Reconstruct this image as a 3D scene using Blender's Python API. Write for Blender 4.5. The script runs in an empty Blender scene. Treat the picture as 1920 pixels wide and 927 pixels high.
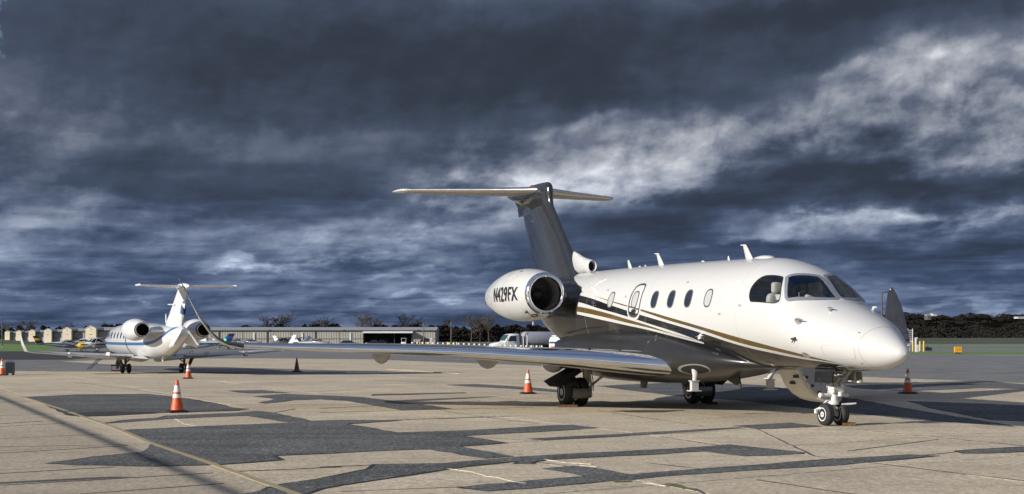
import bpy, bmesh, math, random
from mathutils import Vector, Matrix
from mathutils.geometry import tessellate_polygon
random.seed(7)
R = math.radians
C = bpy.context.scene.collection
SC = bpy.context.scene
# ------------------------------------------------------------------ camera
CAM_H, FPX, HOR = 1.714, 2618.29, 628.29      # eye height (m), focal length and horizon row of the 1920x927 photo
cam = bpy.data.cameras.new('camera'); co = bpy.data.objects.new('camera', cam); C.objects.link(co)
co.location = (0, 0, CAM_H); co.rotation_euler = (R(90), 0, 0)
cam.sensor_width = 36; cam.lens = 36*FPX/1920; cam.shift_y = (HOR-463.5)/1920
cam.clip_start = .1; cam.clip_end = 20000; SC.camera = co
# ------------------------------------------------------------------ light
SUN_EL, SUN_AZ_DIR = R(19.2), Vector((-.866, -.5))      # sun behind the camera's left shoulder
EXPOSURE = .42
sl = bpy.data.lights.new('sun', 'SUN'); sl.energy = 4.6; sl.angle = R(.5); sl.color = (1, .945, .86)
so = bpy.data.objects.new('sun', sl); C.objects.link(so)
sd = Vector((SUN_AZ_DIR.x*math.cos(SUN_EL), SUN_AZ_DIR.y*math.cos(SUN_EL), math.sin(SUN_EL)))
so.rotation_euler = sd.to_track_quat('Z', 'Y').to_euler()
SC.view_settings.view_transform = 'Standard'; SC.view_settings.look = 'None'
SC.view_settings.exposure = EXPOSURE; SC.view_settings.gamma = 1

# ------------------------------------------------------------------ node helpers
class G:
    """tiny expression builder for shader nodes"""
    def __init__(s, nt): s.nt = nt
    def n(s, t, **kw):
        x = s.nt.nodes.new(t)
        for k, v in kw.items(): setattr(x, k, v)
        return x
    def put(s, sock, v):
        if isinstance(v, bpy.types.NodeSocket): s.nt.links.new(v, sock)
        elif v is not None: sock.default_value = v
    def m(s, op, a, b=None, c=None, clamp=False):
        x = s.n('ShaderNodeMath', operation=op, use_clamp=clamp)
        s.put(x.inputs[0], a); s.put(x.inputs[1], b); s.put(x.inputs[2], c)
        return x.outputs[0]
    def vm(s, op, a, b=None):
        x = s.n('ShaderNodeVectorMath', operation=op); s.put(x.inputs[0], a); s.put(x.inputs[1], b)
        return x.outputs[0]
    def xyz(s, v):
        x = s.n('ShaderNodeSeparateXYZ'); s.put(x.inputs[0], v); return x.outputs
    def comb(s, a, b, c):
        x = s.n('ShaderNodeCombineXYZ')
        for i, v in enumerate((a, b, c)): s.put(x.inputs[i], v)
        return x.outputs[0]
    def noise(s, v, scale, detail=4, rough=.55, dist=0.):
        x = s.n('ShaderNodeTexNoise'); s.put(x.inputs['Vector'], v)
        x.inputs['Scale'].default_value = scale; x.inputs['Detail'].default_value = detail
        x.inputs['Roughness'].default_value = rough; x.inputs['Distortion'].default_value = dist
        return x.outputs['Fac']
    def ss(s, v, a, b):
        x = s.n('ShaderNodeMapRange', interpolation_type='SMOOTHSTEP')
        s.put(x.inputs[0], v); x.inputs[1].default_value = a; x.inputs[2].default_value = b
        return x.outputs[0]
    def ramp(s, v, stops):
        x = s.n('ShaderNodeValToRGB'); e = x.color_ramp.elements
        while len(e) > 1: e.remove(e[-1])
        e[0].position = stops[0][0]; e[0].color = (*stops[0][1], 1)
        for p, c in stops[1:]:
            q = e.new(p); q.color = (*c, 1)
        s.put(x.inputs[0], v); return x.outputs[0]
    def mix(s, f, a, b):
        x = s.n('ShaderNodeMix', data_type='RGBA')
        s.put(x.inputs[0], f)
        s.put(x.inputs[6], a if isinstance(a, bpy.types.NodeSocket) else (*a, 1))
        s.put(x.inputs[7], b if isinstance(b, bpy.types.NodeSocket) else (*b, 1))
        return x.outputs[2]
    def curve(s, v, pts):
        x = s.n('ShaderNodeFloatCurve'); c = x.mapping.curves[0]
        for i, (a, b) in enumerate(pts):
            p = c.points[i] if i < 2 else c.points.new(a, b)
            p.location = (a, b)
        for p in c.points: p.handle_type = 'AUTO_CLAMPED'
        x.mapping.update(); s.put(x.inputs['Value'], v); return x.outputs[0]

MATS = {}
def mat(name, col=(.5, .5, .5), rough=.5, metal=0., coat=0., var=0., vscale=2., bump=0., bscale=40., spec=.5, emit=None):
    """principled material with a little procedural variation in colour, gloss and relief"""
    if name in MATS: return MATS[name]
    m = bpy.data.materials.new(name); m.use_nodes = True; nt = m.node_tree; g = G(nt)
    b = nt.nodes['Principled BSDF']
    b.inputs['Base Color'].default_value = (*col, 1); b.inputs['Roughness'].default_value = rough
    b.inputs['Metallic'].default_value = metal; b.inputs['Coat Weight'].default_value = coat
    b.inputs['Coat Roughness'].default_value = .06; b.inputs['Specular IOR Level'].default_value = spec
    tc = g.n('ShaderNodeTexCoord').outputs['Object']
    if var:
        f = g.noise(tc, vscale, 5, .6)
        g.put(b.inputs['Base Color'], g.mix(g.ss(f, .3, .7), [c*(1-var) for c in col], [min(1, c*(1+var)) for c in col]))
        g.put(b.inputs['Roughness'], g.m('ADD', rough-.05, g.m('MULTIPLY', f, .12)))
    if bump:
        bp = g.n('ShaderNodeBump'); bp.inputs['Strength'].default_value = bump; bp.inputs['Distance'].default_value = .01
        g.put(bp.inputs['Height'], g.noise(tc, bscale, 4)); g.put(b.inputs['Normal'], bp.outputs[0])
    if emit:
        b.inputs['Emission Color'].default_value = (*emit[0], 1); b.inputs['Emission Strength'].default_value = emit[1]
    MATS[name] = m; return m

# ------------------------------------------------------------------ sky (world)
def make_world():
    w = bpy.data.worlds.new('World'); SC.world = w; w.use_nodes = True
    nt = w.node_tree; nt.nodes.clear(); g = G(nt)
    out = g.n('ShaderNodeOutputWorld')
    sky = g.n('ShaderNodeTexSky'); sky.sky_type = 'NISHITA'; sky.sun_disc = False
    sky.sun_elevation = SUN_EL; sky.sun_rotation = math.atan2(SUN_AZ_DIR.x, SUN_AZ_DIR.y); sky.air_density = 1.4
    d = g.n('ShaderNodeTexCoord').outputs['Generated']
    x, y, z = g.xyz(g.vm('NORMALIZE', d))
    hz = g.m('SQRT', g.m('ADD', g.m('MULTIPLY', x, x), g.m('MULTIPLY', y, y)))
    V0 = g.m('DIVIDE', z, g.m('MAXIMUM', hz, .05))            # tangent of elevation
    U0 = g.m('ARCTAN2', x, y)                                 # azimuth from the view axis
    # cloud coordinates: flattened towards the horizon, seamless all round, streets rising slightly to the right
    Vp = g.m('MAXIMUM', V0, 0.)
    vz = g.m('LOGARITHM', g.m('ADD', Vp, .045), 2.718)
    tilt = g.m('SUBTRACT', vz, g.m('MULTIPLY', x, .75))
    P = g.comb(x, y, g.m('MULTIPLY', tilt, .24))
    PF = g.comb(x, y, g.m('MULTIPLY', g.m('SUBTRACT', vz, g.m('MULTIPLY', x, .25)), .55))     # flat layered sheets
    def off(p, o): return g.vm('ADD', p, o)
    w1 = g.m('SUBTRACT', g.noise(P, 7., 4, .55), .5)
    w2 = g.m('SUBTRACT', g.noise(off(P, (3.1, 1.7, 9.2)), 7., 4, .55), .5)
    w3 = g.m('SUBTRACT', g.noise(off(P, (7.1, 2.7, 4.2)), 26., 5, .6), .5)
    U = g.m('ADD', U0, g.m('ADD', g.m('MULTIPLY', w1, .30), g.m('MULTIPLY', w3, .08)))
    V = g.m('ADD', V0, g.m('ADD', g.m('MULTIPLY', w2, .078), g.m('MULTIPLY', w3, .034)))
    # large cloud masses: (photo x, photo y, half-length, half-height, tilt in degrees, brightness change)
    def px(a, b): return (a-960)/FPX, (HOR-b)/FPX
    blobs = [
        (430, 80, 600, 150, -3, -.14), (660, 190, 400, 110, 3, -.10), (1250, 50, 620, 95, 1, -.16), (1750, 5, 420, 40, 2, -.12), (1080, 165, 190, 45, 4, -.10),
        (430, 345, 380, 50, -4, -.11), (620, 395, 270, 36, -2, -.08), (480, 270, 300, 22, 2, .05),
        (40, 330, 150, 110, -20, .03), (80, 445, 220, 55, 0, .04),
        (870, 400, 210, 58, 7, .15), (1000, 375, 160, 56, 0, .05), (1180, 300, 330, 62, 8, .12),
        (1560, 250, 460, 95, 7, .155), (1850, 200, 330, 110, 8, .12), (1700, 115, 240, 30, 10, .08), (1870, 95, 120, 22, 16, .13), (1560, 130, 50, 16, 10, .10), (1030, 245, 110, 14, 14, .10),
        (1320, 180, 330, 26, 4, -.08), (1850, 158, 100, 18, 5, -.17), (1330, 340, 180, 16, 4, .06),
        (1540, 360, 540, 34, 4, -.20), (1200, 425, 240, 40, 3, -.13), (1860, 335, 220, 24, 3, -.10),
        (1720, 408, 300, 18, 3, .22), (1480, 445, 180, 12, 2, .12), (1760, 478, 360, 34, 2, -.12), (1320, 480, 260, 26, 0, -.05),
        (520, 482, 150, 10, 2, .18), (760, 506, 200, 9, 1, .08), (860, 558, 170, 7, 1, .10), (1010, 495, 200, 30, 0, -.11),
        (180, 572, 220, 6, 0, .08), (330, 525, 500, 12, 0, -.03), (520, 545, 420, 22, 0, .03), (400, 590, 260, 8, 0, .02), (1780, 568, 300, 10, 1, .10), (1780, 528, 300, 8, 2, .03), (150, 500, 260, 20, 0, -.05), (700, 450, 160, 20, 2, .06)]
    T = None
    front = g.ss(y, .55, .9)
    for bx, by, bl, bh, tl, wt in blobs:
        u, v = px(bx, by); c, s = math.cos(R(tl)), math.sin(R(tl))
        du = g.m('SUBTRACT', U, u); dv = g.m('SUBTRACT', V, v)
        e1 = g.m('MULTIPLY_ADD', du, c*FPX/bl, g.m('MULTIPLY', dv, s*FPX/bl))
        e2 = g.m('MULTIPLY_ADD', du, -s*FPX/bh, g.m('MULTIPLY', dv, c*FPX/bh))
        q = g.m('MULTIPLY_ADD', e1, e1, g.m('MULTIPLY', e2, e2))
        k = g.m('MULTIPLY', g.m('POWER', 2.718, g.m('MULTIPLY', g.m('POWER', q, 1.5), -1.)), wt)
        T = k if T is None else g.m('ADD', T, k)
    T = g.m('ADD', g.m('MULTIPLY', T, front), .410)
    n1 = g.m('SUBTRACT', g.noise(P, 10., 6, .55, .3), .5)
    n2 = g.m('SUBTRACT', g.noise(off(P, (5.3, 8.1, 1.9)), 34., 7, .70, .5), .5)
    nf = g.m('SUBTRACT', g.noise(PF, 9., 6, .6, .3), .5)
    nf2 = g.m('SUBTRACT', g.noise(off(PF, (4.4, 1.2, 6.)), 26., 5, .6, .3), .5)
    # relief: side of each heap towards the light is brighter
    def relief(sc, d, o, dist):
        q = off(P, o); return g.m('SUBTRACT', g.noise(q, sc, 6, .56, dist), g.noise(off(q, d), sc, 6, .56, dist))
    r1 = relief(8.5, (.016, 0., -.030), (1.1, 2.2, 3.3), .1); r2 = relief(26., (.006, 0., -.009), (6.1, 3.2, 5.3), .3)
    brt = g.ss(T, .30, .62); low = g.ss(V0, .085, .02)
    amp = g.m('MULTIPLY_ADD', brt, .24, .12)
    T = g.m('ADD', T, g.m('MULTIPLY', g.m('SUBTRACT', 1., front), .15))
    T = g.m('ADD', T, g.m('MULTIPLY', g.m('ADD', g.m('MULTIPLY', n1, .75), g.m('MULTIPLY', n2, .45)), amp))
    T = g.m('ADD', T, g.m('MULTIPLY', g.m('ADD', g.m('MULTIPLY', nf, .42), g.m('MULTIPLY', nf2, .15)), g.m('MULTIPLY_ADD', low, .55, .55)))
    PM = g.comb(x, y, g.m('MULTIPLY', g.m('SUBTRACT', vz, g.m('MULTIPLY', x, .55)), .36))
    ly = g.m('SUBTRACT', g.ss(g.noise(off(PM, (8.8, .7, 2.1)), 8., 6, .55, .3), .40, .60), .5)
    ly2 = g.m('SUBTRACT', g.ss(g.noise(off(PM, (1.8, 5.7, 3.1)), 22., 5, .55, .4), .38, .62), .5)
    T = g.m('ADD', T, g.m('MULTIPLY', g.m('ADD', g.m('MULTIPLY', ly, .15), g.m('MULTIPLY', ly2, .10)), g.m('MULTIPLY_ADD', brt, 1.0, .16)))
    PT = g.comb(x, y, g.m('MULTIPLY', g.m('SUBTRACT', vz, g.m('MULTIPLY', x, .12)), 1.1))
    th = g.m('SUBTRACT', g.ss(g.noise(off(PT, (2.2, 6.7, .4)), 7.5, 5, .55, .3), .42, .60), .5)
    T = g.m('ADD', T, g.m('MULTIPLY', th, g.m('MULTIPLY_ADD', g.ss(V0, .15, .05), .085, .02)))
    T = g.m('ADD', T, g.m('MULTIPLY', g.m('ADD', r1, g.m('MULTIPLY', r2, .95)), g.m('MULTIPLY_ADD', brt, .60, .12)), clamp=True)
    col = g.ramp(T, [(0., (.024, .029, .040)), (.20, (.036, .046, .068)), (.32, (.058, .077, .120)), (.44, (.116, .140, .196)),
                     (.58, (.245, .268, .325)), (.72, (.410, .430, .480)), (.88, (.720, .735, .775)), (1., (.98, .98, .99))])
    # lower clouds seen through more air are bluer
    lowb = g.ss(V0, .15, .02)
    tint = g.n('ShaderNodeMix', data_type='RGBA'); tint.blend_type = 'MULTIPLY'; g.put(tint.inputs[0], g.m('MULTIPLY', lowb, .8))
    g.put(tint.inputs[6], col); tint.inputs[7].default_value = (.82, 1.0, 1.26, 1); col = tint.outputs[2]
    # breaks of open sky: top-left corner of the view, and scattered gaps round the rest of the sky
    ug, vg = px(-45, 70)
    e1 = g.m('MULTIPLY', g.m('SUBTRACT', g.m('ADD', U0, g.m('MULTIPLY', w3, .05)), ug), FPX/85); e2 = g.m('MULTIPLY', g.m('SUBTRACT', V0, vg), FPX/150)
    gap = g.m('POWER', 2.718, g.m('MULTIPLY', g.m('MULTIPLY_ADD', e1, e1, g.m('MULTIPLY', e2, e2)), -1.))
    gap = g.m('MULTIPLY', g.ss(g.m('ADD', gap, g.m('MULTIPLY', n2, 1.4)), .35, .75), front)
    rest = g.m('MULTIPLY', g.ss(g.noise(P, 2.2, 5, .55), .46, .62), g.m('SUBTRACT', 1., front))
    op = g.m('MAXIMUM', gap, rest, clamp=True)
    b1 = g.n('ShaderNodeBackground'); sk = g.n('ShaderNodeMix', data_type='RGBA'); sk.blend_type = 'MULTIPLY'; sk.inputs[0].default_value = 1; g.put(sk.inputs[6], sky.outputs[0]); sk.inputs[7].default_value = (.62, .80, 1.25, 1); g.put(b1.inputs[0], sk.outputs[2]); b1.inputs[1].default_value = .10
    b2 = g.n('ShaderNodeBackground'); g.put(b2.inputs[0], col); b2.inputs[1].default_value = .78
    ms = g.n('ShaderNodeMixShader'); g.put(ms.inputs[0], op)
    nt.links.new(b2.outputs[0], ms.inputs[1]); nt.links.new(b1.outputs[0], ms.inputs[2]); nt.links.new(ms.outputs[0], out.inputs[0])
    w.cycles.sampling_method = 'MANUAL'; w.cycles.sample_map_resolution = 512
make_world()

# ------------------------------------------------------------------ mesh helpers
def norm3(v): return Vector(v).normalized()
class MB:
    def __init__(s): s.v = []; s.f = []; s.mi = []
    def add(s, vs, fs, mi=0):
        o = len(s.v); s.v += [tuple(p) for p in vs]; s.f += [tuple(i+o for i in f) for f in fs]; s.mi += [mi]*len(fs); return s
    def box(s, c, d, rot=None, mi=0, taper=1.):
        x, y, z = (k/2 for k in d)
        vs = [Vector((i*x*(taper if k > 0 else 1), j*y*(taper if k > 0 else 1), k*z)) for k in (-1, 1) for j in (-1, 1) for i in (-1, 1)]
        if rot is not None: vs = [rot @ p for p in vs]
        vs = [p+Vector(c) for p in vs]
        return s.add(vs, [(0, 2, 3, 1), (4, 5, 7, 6), (0, 1, 5, 4), (2, 6, 7, 3), (0, 4, 6, 2), (1, 3, 7, 5)], mi)
    def loft(s, rings, cap0=True, cap1=True, closed=True, mi=0):
        n = len(rings[0]); vs = [p for r in rings for p in r]; fs = []
        for i in range(len(rings)-1):
            for j in range(n if closed else n-1):
                k = (j+1) % n
                fs.append((i*n+j, i*n+k, (i+1)*n+k, (i+1)*n+j))
        if cap0: fs.append(tuple(range(n-1, -1, -1)))
        if cap1: fs.append(tuple((len(rings)-1)*n+j for j in range(n)))
        return s.add(vs, fs, mi)
    def rbox(s, c, d, e=5, n=20):
        x, y, z = (k/2 for k in d); c = Vector(c); rings = []
        for t, k in ((-1, .70), (-.93, .86), (-.8, .96), (-.5, 1), (.5, 1), (.8, .96), (.93, .86), (1, .70)):
            rings.append([c+Vector((x*k*math.copysign(abs(math.cos(p))**(2/e), math.cos(p)), y*k*math.copysign(abs(math.sin(p))**(2/e), math.sin(p)), z*t)) for p in [2*math.pi*i/n for i in range(n)]])
        return s.loft(rings)
    def tube(s, pts, rad, n=8, caps=True, mi=0):
        pts = [Vector(p) for p in pts]
        if not hasattr(rad, '__len__'): rad = [rad]*len(pts)
        t = (pts[1]-pts[0]).normalized(); a = t.orthogonal().normalized(); rings = []
        for i, p in enumerate(pts):
            d = (pts[min(i+1, len(pts)-1)]-pts[max(i-1, 0)]).normalized()
            a = (a-d*a.dot(d)).normalized(); b = d.cross(a)
            rings.append([p+(a*math.cos(2*math.pi*k/n)+b*math.sin(2*math.pi*k/n))*rad[i] for k in range(n)])
        return s.loft(rings, caps, caps, mi=mi)
    def lathe(s, o, axis, prof, n=24, caps=True, mi=0):
        o = Vector(o); t = Vector(axis).normalized(); a = t.orthogonal().normalized(); b = t.cross(a)
        rings = [[o+t*x+(a*math.cos(2*math.pi*k/n)+b*math.sin(2*math.pi*k/n))*r for k in range(n)] for x, r in prof]
        return s.loft(rings, caps, caps, mi=mi)
    def prism(s, poly, ext, mi=0):
        """polygon of 3-D points pushed along ext"""
        n = len(poly); e = Vector(ext); vs = [Vector(p) for p in poly]+[Vector(p)+e for p in poly]
        tri = tessellate_polygon([[Vector(p) for p in poly]])
        fs = [tuple(t) for t in tri]+[tuple(i+n for i in reversed(t)) for t in tri]
        fs += [(i, (i+1) % n, (i+1) % n+n, i+n) for i in range(n)]
        return s.add(vs, fs, mi)
    def mirror(s):
        o = MB(); o.v = [(x, -y, z) for x, y, z in s.v]; o.f = [tuple(reversed(f)) for f in s.f]; o.mi = list(s.mi); return o
    def build(s, name, mats, parent=None, smooth=35, fix=True):
        me = bpy.data.meshes.new(name); me.from_pydata(s.v, [], s.f)
        for m in (mats if isinstance(mats, (list, tuple)) else [mats]): me.materials.append(m)
        if any(s.mi): me.polygons.foreach_set('material_index', s.mi)
        if fix:
            bm = bmesh.new(); bm.from_mesh(me); bmesh.ops.recalc_face_normals(bm, faces=bm.faces); bm.to_mesh(me); bm.free()
        if smooth:
            me.polygons.foreach_set('use_smooth', [True]*len(me.polygons)); me.set_sharp_from_angle(angle=R(smooth))
        me.update()
        o = bpy.data.objects.new(name, me); C.objects.link(o)
        if parent is not None: o.parent = parent
        return o
def empty(name, loc=(0, 0, 0), rz=0.):
    o = bpy.data.objects.new(name, None); C.objects.link(o); o.location = loc; o.rotation_euler = (0, 0, rz)
    o.empty_display_size = .2; return o
def tag(o, label=None, cat=None, group=None, kind=None):
    for k, v in (('label', label), ('category', cat), ('group', group), ('kind', kind)):
        if v: o[k] = v
    return o
def copy_tree(o, parent=None):
    c = o.copy(); C.objects.link(c)
    if parent is not None: c.parent = parent
    for ch in list(o.children): copy_tree(ch, c)
    return c
def pchip(xs, ys):
    h = [xs[i+1]-xs[i] for i in range(len(xs)-1)]; d = [(ys[i+1]-ys[i])/h[i] for i in range(len(h))]
    m = [0.]*len(xs); m[0] = d[0]; m[-1] = d[-1]
    for i in range(1, len(xs)-1):
        if d[i-1]*d[i] > 0:
            a, b = 2*h[i]+h[i-1], h[i]+2*h[i-1]; m[i] = (a+b)/(a/d[i-1]+b/d[i])
    def f(x):
        i = 0
        while i < len(xs)-2 and x > xs[i+1]: i += 1
        t = (x-xs[i])/h[i]
        return ys[i]*(1+2*t)*(1-t)**2+m[i]*h[i]*t*(1-t)**2+ys[i+1]*t*t*(3-2*t)+m[i+1]*h[i]*t*t*(t-1)
    return f
def smooth01(t): t = max(0., min(1., t)); return t*t*(3-2*t)
def terr(X, Y):
    return -.9*smooth01((Y-70)/160)+1.1*smooth01((Y-400)/300)*smooth01((X+60)/120)
def gp(x, y):
    """ground point seen at photo pixel (x, y)"""
    Y = FPX*CAM_H/(y-HOR)
    for _ in range(30):
        Y = FPX*(CAM_H-terr((x-960)/FPX*Y, Y))/(y-HOR)
    X = (x-960)/FPX*Y
    return Vector((X, Y, terr(X, Y)))
def on_ground(x, Y): X = (x-960)/FPX*Y; return Vector((X, Y, terr(X, Y)))

# ------------------------------------------------------------------ ground materials
def concrete_mat():
    m = bpy.data.materials.new('apron_concrete'); m.use_nodes = True; nt = m.node_tree; g = G(nt); b = nt.nodes['Principled BSDF']
    P = g.n('ShaderNodeNewGeometry').outputs['Position']
    rnd = g.n('ShaderNodeObjectInfo').outputs['Random']
    big = g.noise(P, .22, 5, .6); mid = g.noise(P, 1.1, 6, .7, .6); fine = g.noise(P, 6.5, 5, .75); grit = g.noise(P, 22., 3, .8)
    rot = g.n('ShaderNodeMapping'); rot.inputs['Rotation'].default_value = (0, 0, R(-35)); rot.inputs['Scale'].default_value = (.25, 2.2, 1.)
    g.put(rot.inputs['Vector'], P); streak = g.noise(rot.outputs[0], 1.1, 6, .7)
    c = g.mix(g.ss(g.m('ADD', g.m('MULTIPLY', big, .5), g.m('MULTIPLY', mid, .5)), .35, .66), (.39, .325, .232), (.63, .53, .385))
    c = g.mix(g.m('MULTIPLY', g.ss(streak, .50, .66), .75), c, (.33, .27, .195))
    c = g.mix(g.m('MULTIPLY', g.ss(g.noise(P, .5, 4, .6), .45, .7), .35), c, (.41, .365, .30))
    c = g.mix(g.m('MULTIPLY', rnd, .5), c, (.40, .335, .24))
    c = g.mix(g.m('MULTIPLY', g.ss(fine, .53, .66), .55), c, (.20, .165, .12))
    c = g.mix(g.m('MULTIPLY', g.ss(g.noise(P, 9., 4, .75), .58, .70), .55), c, (.70, .62, .50))
    c = g.mix(g.m('MULTIPLY', g.ss(grit, .56, .7), .5), c, (.13, .11, .085))
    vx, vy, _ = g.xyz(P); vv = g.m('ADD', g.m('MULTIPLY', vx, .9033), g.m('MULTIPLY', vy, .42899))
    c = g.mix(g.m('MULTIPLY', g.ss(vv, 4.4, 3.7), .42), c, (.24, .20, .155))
    st = g.ss(g.noise(P, .75, 6, .72, 1.4), .60, .72); c = g.mix(g.m('MULTIPLY', st, .62), c, (.17, .14, .105))
    g1 = g.ss(g.noise(P, 28., 2, .5), .40, .60); g2 = g.ss(g.noise(P, 12., 2, .5), .42, .58)
    k = g.m('MULTIPLY_ADD', g.m('ADD', g1, g2), .26, .78)
    kk = g.n('ShaderNodeMix', data_type='RGBA'); kk.blend_type = 'MULTIPLY'; kk.inputs[0].default_value = 1; g.put(kk.inputs[6], c); g.put(kk.inputs[7], g.comb(k, k, k)); c = kk.outputs[2]
    g.put(b.inputs['Base Color'], c); b.inputs['Roughness'].default_value = .88
    bp = g.n('ShaderNodeBump'); bp.inputs['Strength'].default_value = .7; bp.inputs['Distance'].default_value = .02
    g.put(bp.inputs['Height'], g.m('ADD', fine, g.m('MULTIPLY', mid, 1.5))); g.put(b.inputs['Normal'], bp.outputs[0])
    return m
def asphalt_mat(name, lo, hi, spk=.6):
    m = bpy.data.materials.new(name); m.use_nodes = True; nt = m.node_tree; g = G(nt); b = nt.nodes['Principled BSDF']
    P = g.n('ShaderNodeNewGeometry').outputs['Position']
    big = g.noise(P, .45, 6, .7, .5); fine = g.noise(P, 8., 4, .8); grit = g.noise(P, 24., 3, .8)
    mp = g.n('ShaderNodeMapping'); mp.inputs['Scale'].default_value = (.12, 1.4, 1.); g.put(mp.inputs['Vector'], P)
    st = g.noise(mp.outputs[0], 1.0, 6, .7)
    c = g.mix(g.ss(g.m('ADD', g.m('MULTIPLY', big, .55), g.m('MULTIPLY', st, .45)), .38, .62), lo, hi)
    c = g.mix(g.m('MULTIPLY', g.ss(g.noise(P, .8, 5, .7, .8), .55, .72), .5), c, [k*1.5+.02 for k in hi])
    c = g.mix(g.m('MULTIPLY', g.ss(fine, .55, .66), spk), c, [min(1, k*2.2+.05) for k in hi])
    c = g.mix(g.m('MULTIPLY', g.ss(g.noise(P, 11., 4, .8), .53, .64), spk), c, [k*.25 for k in lo])
    c = g.mix(g.m('MULTIPLY', g.ss(grit, .62, .72), spk*.9), c, (.45, .45, .44))
    g1 = g.ss(g.noise(P, 26., 2, .5), .40, .60); g2 = g.ss(g.noise(P, 13., 2, .5), .42, .58)
    k = g.m('MULTIPLY_ADD', g.m('ADD', g1, g2), spk*.95, 1-spk*.95)
    kk = g.n('ShaderNodeMix', data_type='RGBA'); kk.blend_type = 'MULTIPLY'; kk.inputs[0].default_value = 1; g.put(kk.inputs[6], c); g.put(kk.inputs[7], g.comb(k, k, k)); kk.clamp_result = False; c = kk.outputs[2]
    g.put(b.inputs['Base Color'], c); b.inputs['Roughness'].default_value = .92
    bp = g.n('ShaderNodeBump'); bp.inputs['Strength'].default_value = 1.; bp.inputs['Distance'].default_value = .03
    g.put(bp.inputs['Height'], g.m('ADD', fine, grit)); g.put(b.inputs['Normal'], bp.outputs[0])
    return m
M_CON = concrete_mat()
M_PATCH = asphalt_mat('asphalt_patch_mix', (.054, .057, .058), (.125, .128, .127), .62)
M_TAXI = asphalt_mat('old_asphalt', (.12, .122, .122), (.20, .20, .198), .25)
M_TAXSHADE = asphalt_mat('shaded_asphalt', (.016, .019, .025), (.030, .033, .040), .2)  # taxiway asphalt darkened to stand for shade
M_TAR = mat('joint_tar', (.022, .021, .02), .7, var=.3, vscale=6)
M_CRACK = mat('crack_filler', (.055, .05, .043), .85, var=.4, vscale=5)
def line_mat():
    m = bpy.data.materials.new('worn_yellow_paint'); m.use_nodes = True; nt = m.node_tree; g = G(nt); b = nt.nodes['Principled BSDF']
    P = g.n('ShaderNodeNewGeometry').outputs['Position']
    f = g.ss(g.m('ADD', g.m('MULTIPLY', g.noise(P, 9., 6, .7), .7), g.m('MULTIPLY', g.noise(P, 1., 3), .3)), .40, .62)
    g.put(b.inputs['Base Color'], g.mix(f, (.36, .29, .14), (.27, .225, .155))); b.inputs['Roughness'].default_value = .8
    return m
M_YEL = line_mat()
def grass_mat(name, lo, hi):
    m = bpy.data.materials.new(name); m.use_nodes = True; nt = m.node_tree; g = G(nt); b = nt.nodes['Principled BSDF']
    P = g.n('ShaderNodeNewGeometry').outputs['Position']
    f = g.m('ADD', g.m('MULTIPLY', g.noise(P, .05, 5, .6), .6), g.m('MULTIPLY', g.noise(P, 1.2, 4, .7), .4))
    g.put(b.inputs['Base Color'], g.mix(g.ss(f, .36, .64), lo, hi)); b.inputs['Roughness'].default_value = .95
    return m
M_GRASS = grass_mat('mown_grass', (.07, .14, .022), (.12, .22, .035))
M_FIELD = grass_mat('dull_field', (.028, .042, .018), (.055, .07, .028))
M_WHITEL = mat('white_marking', (.75, .75, .73), .7, var=.1)

def sheet(name, rows, dz, m, nx=8, **kw):
    """ground sheet given as rows (Y, X_left, X_right) following the terrain"""
    mb = MB(); full = []
    for (a, b) in zip(rows, rows[1:]):
        k = max(1, int((b[0]-a[0])/12)) if b[0] < 900 else 3
        for i in range(k): t = i/k; full.append(tuple(a[j]+(b[j]-a[j])*t for j in range(3)))
    full.append(rows[-1])
    g = [[Vector((l+(r-l)*i/nx, y, terr(l+(r-l)*i/nx, y)+dz)) for i in range(nx+1)] for y, l, r in full]
    mb.loft(g, False, False, False)
    o = mb.build(name, m, smooth=60, fix=False)
    me = o.data
    if me.polygons[0].normal.z < 0: me.flip_normals()
    return tag(o, kind='structure', **kw)
sheet('ground', [(-400, -900, 900), (60, -900, 900), (240, -900, 900), (700, -1500, 1500), (1500, -3000, 3000), (9000, -9000, 9000)], -.06, M_FIELD, 24)
# taxiway asphalt beyond the slabs
sheet('taxiway', [(30, -160, 160), (172.5, -160, 160), (178, -160, 60)], -.03, M_TAXI, 16)
sheet('far_ramp', [(178.2, -160, 45), (320, -130, 20), (345, -130, 20)], -.034, M_TAXI, 12)
sheet('grass_verge', [(173.5, 40, 160), (190, 46, 160), (206, 60, 170), (222, 84, 175)], -.022, M_GRASS)
sheet('taxi_lane', [(200.5, 46, 200), (276, 60, 230)], -.026, M_TAXI)
sheet('grass_strip', [(277, 70, 260), (314, 84, 260)], -.026, M_GRASS)
sheet('cross_taxiway', [(315, 40, 330), (400, 40, 380)], -.03, M_TAXI)
sheet('pale_road', [(430, -40, 45), (470, -40, 45)], -.02, mat('road_grey', (.20, .21, .23), .85, var=.1, vscale=.1))
sheet('pale_track', [(560, -60, 45), (640, -60, 45)], -.02, MATS['road_grey'])
sheet('lawn', [(226, -200, -73), (262, -220, -88), (330, -260, -103), (500, -330, -200), (760, -420, -262)], -.01, M_GRASS)
sheet('taxiway_shade', [(104, -120, -33), (150, -140, -42), (224, -190, -62)], -.024, M_TAXSHADE)  # shade on the left taxiway, painted as a darker sheet
sheet('white_edge_line', [(148.5, 49.5, 90), (151, 52, 90)], -.018, M_WHITEL)
sheet('edge_line', [(143.5, 58, 90), (145, 55, 90)], -.018, M_WHITEL)

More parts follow.
